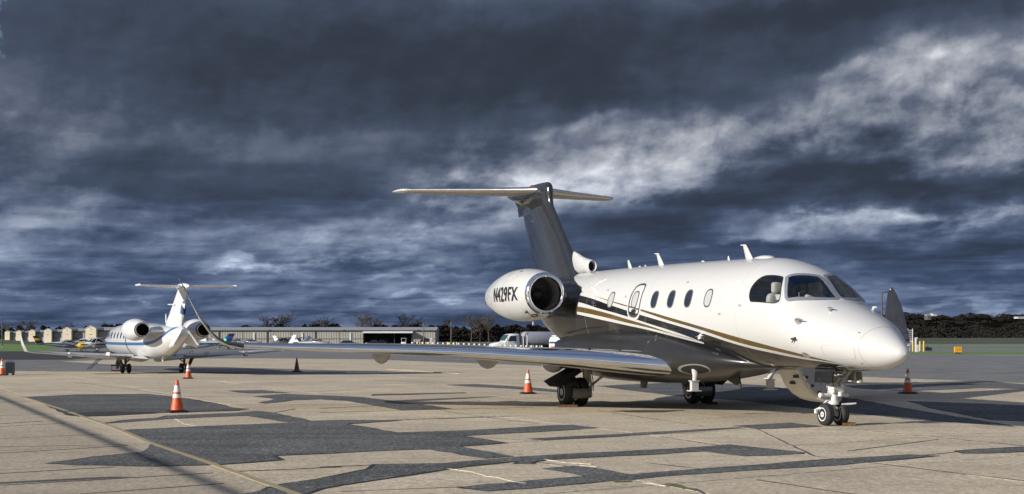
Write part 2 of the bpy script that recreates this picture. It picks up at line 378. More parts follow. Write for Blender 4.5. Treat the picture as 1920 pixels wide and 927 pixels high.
# apron: concrete bed, slabs with open joints, tar seals, asphalt patches
AU = Vector((.42899, -.90331, 0)); AV = Vector((.90331, .42899, 0))
def slabpt(u0, v): return AU*(u0-.1691*v)+AV*v
bed = MB(); outline = [(-200, 56), (-62, 56.2), (-33, 73.8), (-24, 101), (-9.6, 98), (-8.5, 97.5), (3.9, 73.6), (15.3, 58.6), (18.2, 50.2), (120, 10), (120, -60), (-200, -60)]
def inpoly(x, y, P):
    c = False; n = len(P)
    for i in range(n):
        (x1, y1), (x2, y2) = P[i], P[i-1]
        if (y1 > y) != (y2 > y) and x < (x2-x1)*(y-y1)/(y2-y1)+x1: c = not c
    return c
conc = [gp(-500, 696.5), gp(28, 695.5), gp(240, 697), gp(420, 700.5), gp(640, 702.5), gp(870, 699.5), gp(640, 694.5), gp(410, 688), gp(240, 685.5), gp(112, 677.5), gp(260, 673), gp(400, 672), gp(560, 672.2), gp(700, 674), gp(900, 681.5), gp(1100, 689), gp(1380, 698), gp(1640, 707), gp(1920, 718), gp(2400, 735)]
conc2 = [(p.x, p.y) for p in conc]+[(120, 12), (120, -60), (-200, -60), (-200, 59)]
def flat_poly(pts, z, thick=0.):
    mb = MB(); P = [Vector((x, y, terr(x, y)+z)) for x, y in pts]
    if thick: mb.prism(P, (0, 0, -thick))
    else:
        t = tessellate_polygon([P]); mb.add(P, [tuple(k) for k in t])
    return mb
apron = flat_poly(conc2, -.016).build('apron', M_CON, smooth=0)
tag(apron, kind='structure')
for p in apron.data.polygons:
    if p.normal.z < 0: apron.data.flip_normals(); break
gap = .022
c0 = [slabpt(gap/2, gap/2), slabpt(3.1-gap/2, gap/2), slabpt(3.1-gap/2, 4-gap/2), slabpt(gap/2, 4-gap/2)]
slab_mb = MB(); slab_mb.prism([p+Vector((0, 0, 0)) for p in c0], (0, 0, -.014))
slab0 = None; nslab = 0
cand = []
for mm in range(-24, 6):
    for kk in range(-9, 16):
        o = slabpt(-15.4+3.1*mm, .4+4*kk); c = o+(c0[0]+c0[2])/2
        if c.y < 11.5 or c.y > 72 or abs(c.x) > .372*c.y+2.2: continue
        if not all(inpoly(o.x+q.x, o.y+q.y, conc2) for q in c0): continue
        cand.append((c.y, o))
cand.sort(key=lambda t: t[0])
for _, o in cand[:290]:
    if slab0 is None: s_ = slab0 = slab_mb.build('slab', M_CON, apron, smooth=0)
    else: s_ = slab0.copy(); C.objects.link(s_)
    s_.location = (o.x, o.y, terr(o.x, o.y)*1.0+random.uniform(-.003, .002))
rp = random.Random(3)
def rough_edge(pts, step, jit):
    out = []
    for i in range(len(pts)):
        a, b = Vector(pts[i]), Vector(pts[(i+1) % len(pts)]); n = max(1, int((b-a).length/step))
        d = (b-a); pn = Vector((-d.y, d.x, 0)).normalized() if d.length else Vector((0, 0, 0))
        for k in range(n): out.append(a+d*(k/n)+pn*rp.uniform(-jit, jit)*(1 if k else .3))
    return out
def patch(px_pts, name='asphalt_patch', m=None, z=.004, step=.35, jit=.022):
    P = rough_edge([gp(*p) for p in px_pts], step, jit)
    c_ = sum(P, Vector())/len(P); n_ = len(P); area = sum(P[i].x*P[(i+1) % n_].y-P[(i+1) % n_].x*P[i].y for i in range(n_)); sgn = 1 if area > 0 else -1
    Q = []
    for i in range(n_):
        t_ = (P[(i+1) % n_]-P[i-1]).normalized(); o_ = max(.004, .04+.04*math.sin(i*.23+c_.x)+rp.uniform(-.03, .03)); Q.append(P[i]+Vector((t_.y, -t_.x, 0))*o_*sgn)
    flat_poly([(p.x, p.y) for p in Q], z-.0016, .008).build('patch_seal', M_TAR, apron, smooth=0)
    o = flat_poly([(p.x, p.y) for p in P], z, .012).build(name, m or M_PATCH, apron, smooth=0); return o
patch([(47, 745), (93, 742.7), (143, 740), (277, 739), (320, 743.3), (410, 758), (437, 765), (467, 767), (447, 770), (317, 774), (207, 780), (150, 781.5), (127, 775)])
patch([(190, 795), (233, 788.5), (300, 783.5), (317, 780), (447, 774.5), (483, 770.7), (517, 775), (583, 789), (540, 792.5), (467, 779.5), (313, 786), (240, 792)], z=.0045)
patch([(230, 806.7), (333, 801.7), (540, 793.3), (583, 789.4), (640, 788), (750, 788.5), (647, 796), (743, 811.7), (883, 807), (1037, 798), (1073, 797), (1123, 803), (1067, 807), (860, 817.7), (943, 831), (860, 837.7), (963, 856), (910, 860), (807, 842.7), (733, 845), (640, 849), (510, 855), (523, 862.7), (400, 871.7), (287, 874), (140, 872), (95, 869), (180, 857), (267, 848), (285, 832), (250, 815)], z=.005)
patch([(440, 935), (533, 908), (600, 899), (697, 880), (707, 871.7), (833, 870), (910, 863), (973, 858), (1067, 851.7), (1240, 843), (1295, 840), (1322, 846), (1240, 851.7), (1033, 861.7), (1000, 865.7), (997, 870), (973, 870), (970, 865), (883, 874), (833, 880.7), (760, 891.7), (600, 916.7), (545, 935)], z=.0055)
patch([(1293, 840), (1367.5, 834), (1509, 849), (1505.6, 851.6), (1396, 856), (1321.5, 846)], z=.006)
patch([(997, 823.5), (1240, 809.5), (1382, 801.5), (1398, 803.5), (1240, 813.5), (1020, 825.5)], z=.004)
patch([(1373, 799), (1481, 793), (1541, 800), (1424, 804.5)], z=.0045)
patch([(870, 915), (900, 910), (1100, 893), (1017, 879), (1073, 874), (1120, 878), (1180, 890), (1240, 885), (1559, 862), (1707, 853.5), (1758, 855), (1580, 872), (1374, 884.5), (1240, 894), (1180, 901), (1147, 901.7), (993, 916), (913, 921)], z=.004)
patch([(1796, 846), (1960, 836), (1960, 845.5), (1838, 851), (1810, 850.5)], z=.004)
patch([(427, 733), (493, 731.7), (540, 737), (467, 738)])
patch([(480, 744), (533, 739), (640, 743), (680, 745), (765, 756), (847, 767), (757, 770), (653, 752), (600, 749), (547, 751), (500, 757), (490, 755), (515, 749)])
patch([(700, 739.5), (870, 736), (873, 737.5), (700, 742)], z=.0045)
patch([(840, 722), (890, 720.5), (1000, 727), (1070, 734), (1060, 737), (960, 729), (880, 725)], z=.004)
patch([(1120, 724), (1300, 716), (1420, 722), (1560, 742), (1900, 800), (1700, 786), (1400, 752), (1260, 742)], z=.0035)
patch([(1560, 716), (1700, 722), (1850, 716), (1960, 724), (1960, 731), (1840, 728), (1700, 734), (1600, 728)], z=.004)
patch([(1700, 752), (1960, 762), (1960, 792), (1860, 788), (1760, 768)], z=.0045)
M_STAIN = mat('oil_darkened_asphalt', (.024, .024, .022), .8, var=.3, vscale=3, bump=.6, bscale=20)
patch([(120, 777), (180, 772), (290, 773), (285, 775.5), (210, 779.5), (152, 780.8)], 'oil_stain', M_STAIN, .0058, .2, .05)
patch([(1150, 771), (1190, 769.5), (1250, 770), (1290, 769), (1240, 773), (1180, 773)], 'oil_stain', M_CRACK, .003, .15, .06)
def strip(px_pts, w, name, m, z, jit=.3, seg=.5):
    P = [gp(*p) for p in px_pts]; Q = []
    for a, b in zip(P, P[1:]):
        n = max(1, int((b-a).length/seg)); Q += [a+(b-a)*(i/n) for i in range(n)]
    Q.append(P[-1]); mb = MB(); L = []
    for i, p in enumerate(Q):
        d = (Q[min(i+1, len(Q)-1)]-Q[max(i-1, 0)]).normalized(); n_ = Vector((-d.y, d.x, 0))
        o = n_*rp.uniform(-1, 1)*w*jit; k = w/2*(1+rp.uniform(-jit, jit))
        L.append([p+o+n_*k+Vector((0, 0, z)), p+o-n_*k+Vector((0, 0, z)), p+o-n_*k+Vector((0, 0, z-.02)), p+o+n_*k+Vector((0, 0, z-.02))])
    mb.loft(L); return mb.build(name, m, apron, smooth=0)
for a in [[(-30, 824.5), (193, 814.5)], [(-30, 839), (233, 834)], [(-30, 852), (240, 836)], [(-30, 890), (215, 876)], [(-30, 912), (200, 899), (400, 887)], [(430, 885), (640, 876)], [(150, 927), (420, 907)],
          [(230, 729.5), (430, 725)], [(340, 744.5), (490, 742.5)], [(433, 760), (640, 758)], [(700, 789), (960, 781)], [(0, 795), (80, 790)], [(600, 774), (757, 770), (1000, 764)], [(500, 777), (553, 767)], [(600, 766), (900, 752)],
          [(0, 800), (120, 794)], [(510, 855), (640, 850)], [(600, 734), (710, 727)], [(600, 876), (707, 872)], [(60, 752), (0, 754)]]:
    strip(a, .035, 'joint_seal', M_TAR, .003)
for a in [[(1573, 803), (1920, 836)], [(1530, 856), (1920, 902)], [(1240, 819), (1400, 843)], [(833, 771), (905, 782), (1010, 795)], [(1590, 846), (1760, 824)], [(1730, 854), (1800, 847)], [(1000, 866), (1060, 874)], [(1210, 868), (1320, 880)], [(1240, 908), (1310, 920), (1340, 935)],
          [(700, 713), (1000, 727)], [(400, 735), (470, 742)], [(860, 818), (1010, 827)], [(1120, 770), (1320, 800)], [(640, 922), (870, 913)], [(1000, 720), (700, 714)], [(130, 715), (330, 742)], [(1420, 900), (1600, 927)], [(1420, 805), (1530, 856)]]:
    strip(a, .03, 'crack', M_CRACK, .002, .5, .3)
for a in [[(330, 786), (345, 795), (365, 799)], [(840, 880), (880, 884), (915, 893)], [(915, 893), (965, 904), (985, 907)], [(1090, 873), (1120, 876)], [(1020, 862), (1060, 868), (1110, 871)], [(1210, 906), (1250, 912)]]:
    strip(a, .035, 'spalled_edge', mat('broken_concrete', (.52, .46, .36), .95, var=.3, vscale=10), .0065, .8, .12)
for a in [[(1245, 908), (1275, 912), (1312, 920)], [(1150, 904), (1185, 903)]]:
    strip(a, .06, 'weeds_in_joint', mat('moss_green', (.07, .09, .02), .95, var=.4, vscale=9), .008, .9, .1)
strip([(-10, 728), (50, 747), (125, 771)], .10, 'painted_line', M_YEL, .007, .06)
strip([(130, 773), (217, 803), (285, 832), (400, 871), (550, 925), (600, 943)], .10, 'painted_line', M_YEL, .0075, .06)

# ------------------------------------------------------------------ aircraft materials
WHITE = mat('white_paint', (.52, .518, .512), .28, coat=.5, var=.03, vscale=1.2)
GREYP = mat('grey_paint', (.40, .39, .37), .5, coat=0., var=.06, vscale=1.5)
CHAR = mat('charcoal_paint', (.016, .016, .017), .12, metal=.05, coat=1., var=.12, vscale=3)
CHROME = mat('polished_metal', (.78, .79, .81), .09, metal=1., var=.03, vscale=3)
BRUSH = mat('satin_metal', (.62, .60, .57), .34, metal=1., var=.06, vscale=4)
STEEL = mat('dark_steel', (.09, .085, .08), .45, metal=.6, var=.2, vscale=8)
GEARW = mat('gear_white', (.62, .62, .60), .4, var=.12, vscale=9)
GEARG = mat('gear_grey', (.26, .25, .23), .45, var=.15, vscale=9)
RUBBER = mat('tyre_rubber', (.018, .018, .019), .75, var=.25, vscale=14, bump=.2, bscale=60)
BLACK = mat('black_plastic', (.012, .012, .013), .5, var=.2)
DARKIN = mat('dark_cavity', (.006, .006, .007), .8)
CREAM = mat('seat_leather', (.50, .47, .41), .55, var=.06)
LINER = mat('cockpit_liner', (.03, .03, .033), .8, var=.2)
PANE = mat('tinted_pane', (.012, .018, .03), .04, coat=.4, spec=.8)
SHADE = mat('drawn_shade', (.42, .42, .40), .25, coat=.6)
BLUE = mat('blue_paint', (.02, .10, .28), .3, coat=.4, var=.05)
NAVY = mat('navy_paint', (.02, .03, .09), .3, coat=.5, var=.1)
MAROON = mat('maroon_paint', (.12, .015, .02), .3, coat=.5, var=.1)
YELP = mat('yellow_paint', (.62, .44, .03), .4, coat=.3, var=.08)
AMBER = mat('amber_paint', (.75, .36, .02), .45, var=.06)
ORANGE = mat('cone_orange', (.60, .085, .014), .5, var=.28, vscale=9)
REFL = mat('reflective_white', (.66, .64, .60), .4, var=.18, vscale=10)
RED = mat('red_paint', (.40, .03, .02), .4, var=.1)
def glass_mat():
    m = bpy.data.materials.new('cockpit_glass'); m.use_nodes = True; nt = m.node_tree; g = G(nt); nt.nodes.clear()
    o = g.n('ShaderNodeOutputMaterial'); t = g.n('ShaderNodeBsdfTransparent'); t.inputs[0].default_value = (.84, .87, .88, 1)
    gl = g.n('ShaderNodeBsdfGlossy'); gl.inputs['Roughness'].default_value = .02
    fr = g.n('ShaderNodeFresnel'); fr.inputs[0].default_value = 1.5
    mx = g.n('ShaderNodeMixShader'); g.put(mx.inputs[0], g.m('MULTIPLY_ADD', fr.outputs[0], 1.3, .03))
    nt.links.new(t.outputs[0], mx.inputs[1]); nt.links.new(gl.outputs[0], mx.inputs[2]); nt.links.new(mx.outputs[0], o.inputs[0]); return m
GLASS = glass_mat()
def livery():
    m = bpy.data.materials.new('jet_livery'); m.use_nodes = True; nt = m.node_tree; g = G(nt); b = nt.nodes['Principled BSDF']
    a, s, z = g.xyz(g.n('ShaderNodeTexCoord').outputs['Object'])
    an = g.m('DIVIDE', g.m('ADD', a, 2.5), 20.); zn = g.m('DIVIDE', z, 4.)
    def cv(pts): return g.curve(an, [((p+2.5)/20, q/4) for p, q in pts])
    def above(pts): return g.m('GREATER_THAN', zn, cv(pts))
    top = [(-2.5, .9), (-1.25, 1.14), (-1., 1.19), (-.73, 1.25), (-.14, 1.36), (.69, 1.485), (1.51, 1.62), (3.2, 1.90), (4.57, 2.11), (5.87, 2.30), (7.35, 2.50), (8.35, 2.64), (9.35, 2.775), (9.62, 2.88), (10.05, 3.0), (10.63, 3.14), (11.06, 3.25), (11.3, 3.36), (11.5, 3.8), (17.5, 4.0)]
    gold = [(-2.5, .88), (-1.0, 1.18), (-.7, 1.23), (-.04, 1.31), (.78, 1.41), (1.62, 1.52), (3.24, 1.83), (4.59, 2.04), (5.86, 2.255), (7.34, 2.475), (9.33, 2.765), (11, 2.9), (17.5, 3.2)]
    w1 = [(-2.5, .85), (-1., 1.16), (-.66, 1.21), (.05, 1.27), (.87, 1.36), (1.67, 1.47), (3.28, 1.77), (4.6, 1.98), (5.87, 2.17), (7.3, 2.39), (9.25, 2.68), (11, 2.83), (17.5, 3.1)]
    w2t = [(-2.5, 1.), (3.3, 1.56), (3.6, 1.63), (4.24, 1.76), (5.39, 1.95), (6.7, 2.16), (8.19, 2.36), (9.41, 2.53), (17.5, 3)]
    w2b = [(-2.5, .9), (3.3, 1.555), (3.6, 1.615), (4.29, 1.71), (5.41, 1.905), (6.71, 2.10), (8.18, 2.30), (9.36, 2.42), (17.5, 3)]
    g2b = [(-2.5, .8), (3.5, 1.59), (4.5, 1.73), (5.44, 1.86), (6.73, 2.01), (8.18, 2.18), (9.33, 2.29), (17.5, 3)]
    w3b = [(-2.5, .8), (3.9, 1.60), (4.34, 1.66), (5.47, 1.81), (6.76, 1.95), (8.18, 2.10), (9.32, 2.22), (17.5, 3)]
    W_, K_, G_ = (.52, .518, .512), (.013, .013, .014), (.095, .062, .018)
    lim = g.m('MULTIPLY', g.m('GREATER_THAN', a, 3.3), g.m('LESS_THAN', a, 9.40))
    fw = g.m('LESS_THAN', a, 9.46)
    c = g.mix(g.m('MULTIPLY', above(w3b), lim), K_, (.52, .51, .49))
    c = g.mix(g.m('MULTIPLY', above(g2b), lim), c, G_)
    c = g.mix(g.m('MULTIPLY', above(w2b), lim), c, W_)
    c = g.mix(g.m('MULTIPLY', above(w2t), lim), c, K_)
    aw = g.m('MULTIPLY', above(w1), fw); c = g.mix(aw, c, W_)
    ag = g.m('MULTIPLY', above(gold), fw); c = g.mix(ag, c, G_)
    at = above(top); c = g.mix(at, c, W_)
    dirt = g.noise(g.n('ShaderNodeTexCoord').outputs['Object'], 1.5, 5, .6)
    c = g.mix(g.m('MULTIPLY', g.ss(dirt, .5, .75), .10), c, (.45, .41, .35))
    back = g.n('ShaderNodeNewGeometry').outputs['Backfacing']
    g.put(b.inputs['Base Color'], g.mix(back, c, (.05, .05, .055)))
    g.put(b.inputs['Metallic'], g.m('MULTIPLY', g.m('SUBTRACT', 1., at), .05))
    g.put(b.inputs['Roughness'], g.m('MULTIPLY_ADD', at, .19, .10)); g.put(b.inputs['Coat Weight'], g.m('MULTIPLY_ADD', at, .2, .25)); b.inputs['Coat Roughness'].default_value = .05; g.put(b.inputs['Specular IOR Level'], g.m('MULTIPLY_ADD', at, .15, .2))
    return m
LIV = livery()

# ------------------------------------------------------------------ generic aircraft pieces
def foil(n, t, up=1.08, lo=.92):
    """closed aerofoil, trailing edge over the top to the nose and back underneath; chord 1"""
    out = []
    for i in range(2*n):
        k = i/n*math.pi; x = (1+math.cos(k))/2
        y = 5*t*(.2969*math.sqrt(max(x, 0))-.126*x-.3516*x*x+.2843*x**3-.1036*x**4)+.0012
        out.append((x, y*up if i <= n else -y*lo))
    return out
def span(st, n=14, part=None, off=0., up=1.08, lo=.92):
    """lifting surface from stations (a, s, z, chord, thickness, normal_s, normal_z); part=(x0,x1) keeps the nose skin only"""
    rings = []
    for a, s, z, c, t, ns, nz in st:
        f = foil(n, t, up, lo)
        if part:
            f = [p for p in foil(n*4, t, up, lo) if p[0] <= part]
            f = [(x-off/c*(1 if x < part*.8 else 0), y+(off/c if y > 0 else -off/c)) for x, y in f]
        rings.append([Vector((a+c*x, s+c*y*ns, z+c*y*nz)) for x, y in f])
    return rings
def toe(rings, st, k):
    for i, r in enumerate(rings):
        kk = k*min(1., max(0., (i-1)/2))
        for p in r: p.y -= kk*(p.x-st[i][0])
    return rings
def oval_body(st, n=24, e=2.):
    """loft through (a, bottom, top, half width[, centre s])"""
    rings = []
    for q in st:
        a, b, t, w = q[:4]; sc = q[4] if len(q) > 4 else 0
        ring = []
        for k in range(n):
            p = 2*math.pi*k/n; c, s = math.cos(p), math.sin(p)
            ring.append(Vector((a, sc+w*math.copysign(abs(c)**(2/e), c), (b+t)/2+(t-b)/2*math.copysign(abs(s)**(2/e), s))))
        rings.append(ring)
    return rings

# ------------------------------------------------------------------ the business jet (local: x aft of the nose gear, y to starboard, z up)
jet = empty('business_jet', (6.079, 26.433, 0), R(90+21.076))
tag(jet, 'large white and charcoal business jet with gold stripes filling the right foreground', 'jet aircraft')
FA = [-2.22, -2.19, -2.10, -1.93, -1.65, -1.2, -.6, -.24, .34, 1.0, 1.9, 3.0, 6.0, 9.0, 11.0, 12.3, 13.6, 15, 16.3]
FT = pchip(FA, [1.38, 1.45, 1.54, 1.66, 1.83, 2.05, 2.27, 2.385, 2.82, 3.10, 3.27, 3.305, 3.35, 3.37, 3.36, 3.33, 3.28, 3.22, 3.15])
FB = pchip(FA, [1.38, 1.32, 1.25, 1.18, 1.11, 1.07, 1.05, 1.05, 1.05, 1.06, 1.06, 1.06, 1.06, 1.08, 1.25, 1.57, 2.12, 2.65, 2.98])
FW = pchip(FA, [0.0, .085, .165, .275, .44, .69, .88, .96, 1.04, 1.09, 1.14, 1.16, 1.16, 1.16, 1.10, .95, .68, .38, .12])
def FS(a, deg, off=0.):
    p = R(deg); t, b, w = FT(a), FB(a), FW(a); h = (t-b)/2
    P = Vector((a, w*math.cos(p), (t+b)/2+h*math.sin(p)))
    if off:
        e = .02; T1 = Vector((2*e, (FW(a+e)-FW(a-e))*math.cos(p), (FT(a+e)+FB(a+e)-FT(a-e)-FB(a-e))/2+((FT(a+e)-FB(a+e)-FT(a-e)+FB(a-e))/2)*math.sin(p)))
        T2 = Vector((0, -w*math.sin(p), h*math.cos(p)))
        N = T1.cross(T2).normalized()
        if N.dot(Vector((0, math.cos(p), math.sin(p)))) < 0: N = -N
        P += N*off
    return P
def chaikin(P, it=2):
    for _ in range(it):
        Q = []
        for i in range(len(P)):
            a, b = P[i], P[(i+1) % len(P)]
            Q += [(a[0]*.75+b[0]*.25, a[1]*.75+b[1]*.25), (a[0]*.25+b[0]*.75, a[1]*.25+b[1]*.75)]
        P = Q
    return P
def dense(P, step=.06):
    Q = []
    for i in range(len(P)):
        a, b = P[i], P[(i+1) % len(P)]; L = math.hypot(b[0]-a[0], (b[1]-a[1])*.019); n = max(1, int(L/step))
        Q += [(a[0]+(b[0]-a[0])*k/n, a[1]+(b[1]-a[1])*k/n) for k in range(n)]
    return Q
def grow(P, d):
    """push an (a, deg) outline outwards by d metres"""
    k = .0192; n = len(P); A = sum(P[i][0]*P[(i+1) % n][1]-P[(i+1) % n][0]*P[i][1] for i in range(n)); sg = 1 if A > 0 else -1
    out = []
    for i in range(n):
        a, b = P[i-1], P[(i+1) % n]; tx, ty = b[0]-a[0], (b[1]-a[1])*k; L = math.hypot(tx, ty) or 1
        out.append((P[i][0]+sg*ty/L*d, P[i][1]-sg*tx/L*d/k))
    return out
def patch_on(P, off, rings=5):
    cx = sum(p[0] for p in P)/len(P); cy = sum(p[1] for p in P)/len(P); mb = MB()
    rr = [[FS(cx+(a-cx)*t, cy+(b-cy)*t, off) for a, b in P] for t in [1-(1-.02)*i/rings for i in range(rings+1)]]
    return mb.loft(rr, False, True)
def ring_on(P, d0, d1, off, lip=.012):
    A, B = grow(P, d0), grow(P, d1); mb = MB()
    return mb.loft([[FS(a, b, off-lip) for a, b in A], [FS(a, b, off) for a, b in A], [FS(a, b, off) for a, b in B], [FS(a, b, off-lip) for a, b in B]], False, False)
side_win = dense(chaikin([(1.22, 14.5), (1.30, 20), (1.34, 28), (1.31, 37), (1.22, 46), (1.02, 50), (.82, 52.8), (.76, 53.6), (.725, 53), (.69, 51), (.60, 45), (.45, 33.8), (.41, 29.5), (.40, 27), (.415, 25), (.46, 22.8), (.55, 20.5), (.80, 17.2), (1.15, 14.6)], 1))
ws_glass = dense(chaikin([(.64, 56.5), (.63, 60), (.60, 64), (.47, 75), (.385, 83), (.365, 85.5), (.33, 86.2), (.05, 87), (-.16, 87.2), (-.19, 86.5), (-.21, 83), (-.13, 68), (.02, 52), (.20, 37.5), (.235, 35.5), (.265, 35.5), (.30, 37.5), (.46, 47), (.60, 55)], 1))
def mir(P): return [(a, 180-d) for a, d in P]
holes = [grow(side_win, .02), grow(ws_glass, .02)]; holes += [mir(h) for h in holes]
# fuselage skin
stn = []
a_ = FA[0]+.002
while a_ < 16.28: stn.append(a_); a_ += .012 if a_ < -2.1 else (.03 if a_ < 1.6 else .09)
stn.append(16.28); NP = 144
mb = MB(); rings = [[FS(a, 360*k/NP) for k in range(NP)] for a in stn]
vs = [p for r in rings for p in r]; fs = []
for i in range(len(stn)-1):
    for j in range(NP):
        am = (stn[i]+stn[i+1])/2; d = 360*(j+.5)/NP
        if -.4 < am < 1.45 and d < 180 and any(inpoly(am, d, h) for h in holes): continue
        fs.append((i*NP+j, i*NP+(j+1) % NP, (i+1)*NP+(j+1) % NP, (i+1)*NP+j))
fs.append(tuple(range(NP))); fs.append(tuple((len(stn)-1)*NP+j for j in range(NP)))
mb.add(vs, fs); fus = mb.build('fuselage', LIV, jet, smooth=60, fix=False)
bm = bmesh.new(); bm.from_mesh(fus.data); bmesh.ops.recalc_face_normals(bm, faces=bm.faces)
if sum((f.normal.dot(Vector((0, f.calc_center_median().y, f.calc_center_median().z-2.2)))) for f in bm.faces) < 0: bmesh.ops.reverse_faces(bm, faces=bm.faces)
bm.to_mesh(fus.data); bm.free(); fus.data.polygons.foreach_set('use_smooth', [True]*len(fus.data.polygons))
FRAME = mat('window_frame_metal', (.20, .215, .25), .4, metal=.2, var=.05)
for f_ in (lambda P: P, mir):
    w_ = patch_on(f_(ws_glass), .006).build('windshield', GLASS, fus, fix=True)
    ring_on(f_(ws_glass), -.012, .058, .012, .03).build('windshield_frame', FRAME, fus)
    patch_on(f_(side_win), .004).build('cockpit_window', GLASS, fus)
    ring_on(f_(side_win), -.006, .014, .008, .03).build('window_seal', BLACK, fus)
    ring_on(f_(side_win), .014, .05, .005, .02).build('window_frame', WHITE, fus)
# cockpit interior
for sy in (.42, -.42):
    q = MB(); q.rbox((1.0, sy, 1.86), (.5, .48, .16), 4); q.rbox((1.27, sy, 2.20), (.17, .50, .66), 4); q.rbox((1.25, sy, 2.64), (.15, .30, .22), 3); q.rbox((.95, sy+.27, 2.12), (.36, .08, .10), 3); q.rbox((.95, sy-.27, 2.12), (.36, .08, .10), 3); q.tube([(1.27, sy-.1, 2.5), (1.26, sy-.1, 2.6)], .02, 6)
    q.build('cockpit_seat', CREAM, fus)
q = MB(); q.box((.12, 0, 2.24), (.34, 1.2, .08)); q.box((.34, 0, 2.16), (.12, 1.4, .2)); q.build('glareshield', BLACK, fus)
q = MB(); q.box((1.1, 0, 1.45), (2.2, 1.5, .06)); q.build('cockpit_floor', LINER, fus)
q = MB(); q.loft([[FS(2.1+dx, 6*k, -.05) for k in range(60)] for dx in (0, .04)]); q.build('cockpit_bulkhead', LINER, fus)
q = MB(); q.box((.62, .80, 2.44), (.22, .01, .10), Matrix.Rotation(R(-12), 3, 'X')); q.build('paper_card', REFL, fus, smooth=0)
q = MB(); q.tube([(.32, .55, 2.30), (.42, .48, 2.52), (.44, .35, 2.56)], .012, 6); q.build('glare_shade_rod', BRUSH, fus)
# cabin windows
def oval(a0, d0, w, h, n=28, e=2.7):
    P = []
    for k in range(n):
        p = 2*math.pi*k/n; c, s = math.cos(p), math.sin(p)
        P.append((a0+w/2*math.copysign(abs(c)**(2/e), c), d0+h/2*math.copysign(abs(s)**(2/e), s)/.0202))
    return P
for a0, m_ in ((7.51, SHADE), (5.23, PANE), (4.44, PANE), (3.66, PANE), (2.81, SHADE)):
    for f_ in (lambda P: P, mir):
        P = f_(oval(a0, 15.2 if a0 < 7 else 16.8, .265, .36))
        patch_on(P, .004, 3).build('cabin_window', m_, fus)
        ring_on(P, -.006, .024, .007, .02).build('window_rim', mat('rim_grey', (.16, .16, .17), .35, metal=.6), fus)
door = dense(chaikin([(6.49, 3), (6.50, 20), (6.44, 32), (6.30, 36), (6.05, 36.5), (5.93, 34), (5.90, 27), (5.88, 8), (5.93, 0), (6.05, -4.5), (6.25, -5), (6.42, -3)], 1))
for f_ in (lambda P: P, mir):
    ring_on(f_(door), -.046, .004, .004, .015).build('emergency_exit_outline', mat('exit_outline_grey', (.05, .05, .055), .4), fus)
    ring_on(f_(door), .004, .06, .003, .012).build('exit_surround', WHITE, fus)
    P = f_(oval(6.21, 16, .27, .37)); patch_on(P, .004, 3).build('exit_window', SHADE, fus); ring_on(P, -.006, .024, .007, .02).build('window_rim', mat('rim_grey', (.16, .16, .17), .35, metal=.6), fus)
    P = f_(oval(6.20, 2.5, .24, .09)); patch_on(P, .004, 2).build('exit_handle_recess', BLACK, fus)
# seams, hatch, probes
SEAM = mat('seam_line', (.40, .39, .38), .6)
mb = MB()
L = [[FS(-1.57+.035*math.cos(2*R(d)), d, .0035) for d in range(-70, 251, 5)], [FS(-1.563+.035*math.cos(2*R(d)), d, .0035) for d in range(-70, 251, 5)]]
mb.loft(L, False, False, False); mb.build('radome_seam', SEAM, fus)
for aa in (1.72, 5.62, 8.9, 10.4):
    q = MB(); q.loft([[FS(aa+dx, d, .0025) for d in range(-60 if aa < 9 else -30, 241 if aa < 9 else 211, 5)] for dx in (0, .005)], False, False, False); q.build('skin_seam', mat('skin_seam_grey', (.40, .39, .38), .5), fus)
for aa, dd in ((1.55, 8), (6.75, 20), (2.3, -2), (7.9, 30), (4.0, 35)):
    for f2_ in (lambda d: d, lambda d: 180-d): patch_on([(aa+.05*cx, f2_(dd)+1.2*cy) for cx, cy in ((-1, -1), (1, -1), (1, 1), (-1, 1))], .003, 1).build('placard', mat('placard_grey', (.30, .29, .28), .6), fus)
hatch = dense(chaikin([(-.80, -14), (-.86, -9), (-1.40, 0), (-1.47, -3), (-1.44, -30), (-1.36, -34), (-.84, -36), (-.80, -31)], 1))
for f_ in (lambda P: P, mir):
    ring_on(f_(hatch), -.004, .004, .003, .008).build('avionics_hatch', SEAM, fus)
def disc_on(a, d, r, off, name, m_):
    P = [(a+r*math.cos(2*math.pi*k/16), d+r*math.sin(2*math.pi*k/16)/.0185) for k in range(16)]
    return patch_on(P, off, 1).build(name, m_, fus)
def probe(a, d, L, name='pitot_probe', m_=None):
    b0 = FS(a, d); b1 = FS(a, d, .06); q = MB(); q.tube([b0, b1], [.03, .018], 8); q.tube([b1+Vector((.05, 0, 0)), b1, b1-Vector((L, 0, 0))], [.018, .02, .008], 8)
    return q.build(name, m_ or BRUSH, fus)
disc_on(-.21, 21, .09, .005, 'sensor_plate', BRUSH); probe(-.21, 21, .2)
disc_on(-.63, 56, .035, .005, 'sensor_plate', BRUSH); probe(-.63, 56, .09)
probe(-.20, -6.5, .06, 'angle_vane', STEEL); q = MB(); q.tube([FS(-.2, -6.5, .03), FS(-.2, -6.5, .03)+Vector((.08, 0, -.08))], [.02, .006], 6); q.build('angle_vane', STEEL, fus)
disc_on(-.29, -34, .10, .006, 'ice_light_recess', GEARG); disc_on(-.30, -31, .045, .012, 'ice_light', BRUSH)
for d in (36, -46): disc_on(-1.47, d, .02, .006, 'latch', STEEL)
probe(-.6, 122, .08, 'pitot_probe', WHITE)
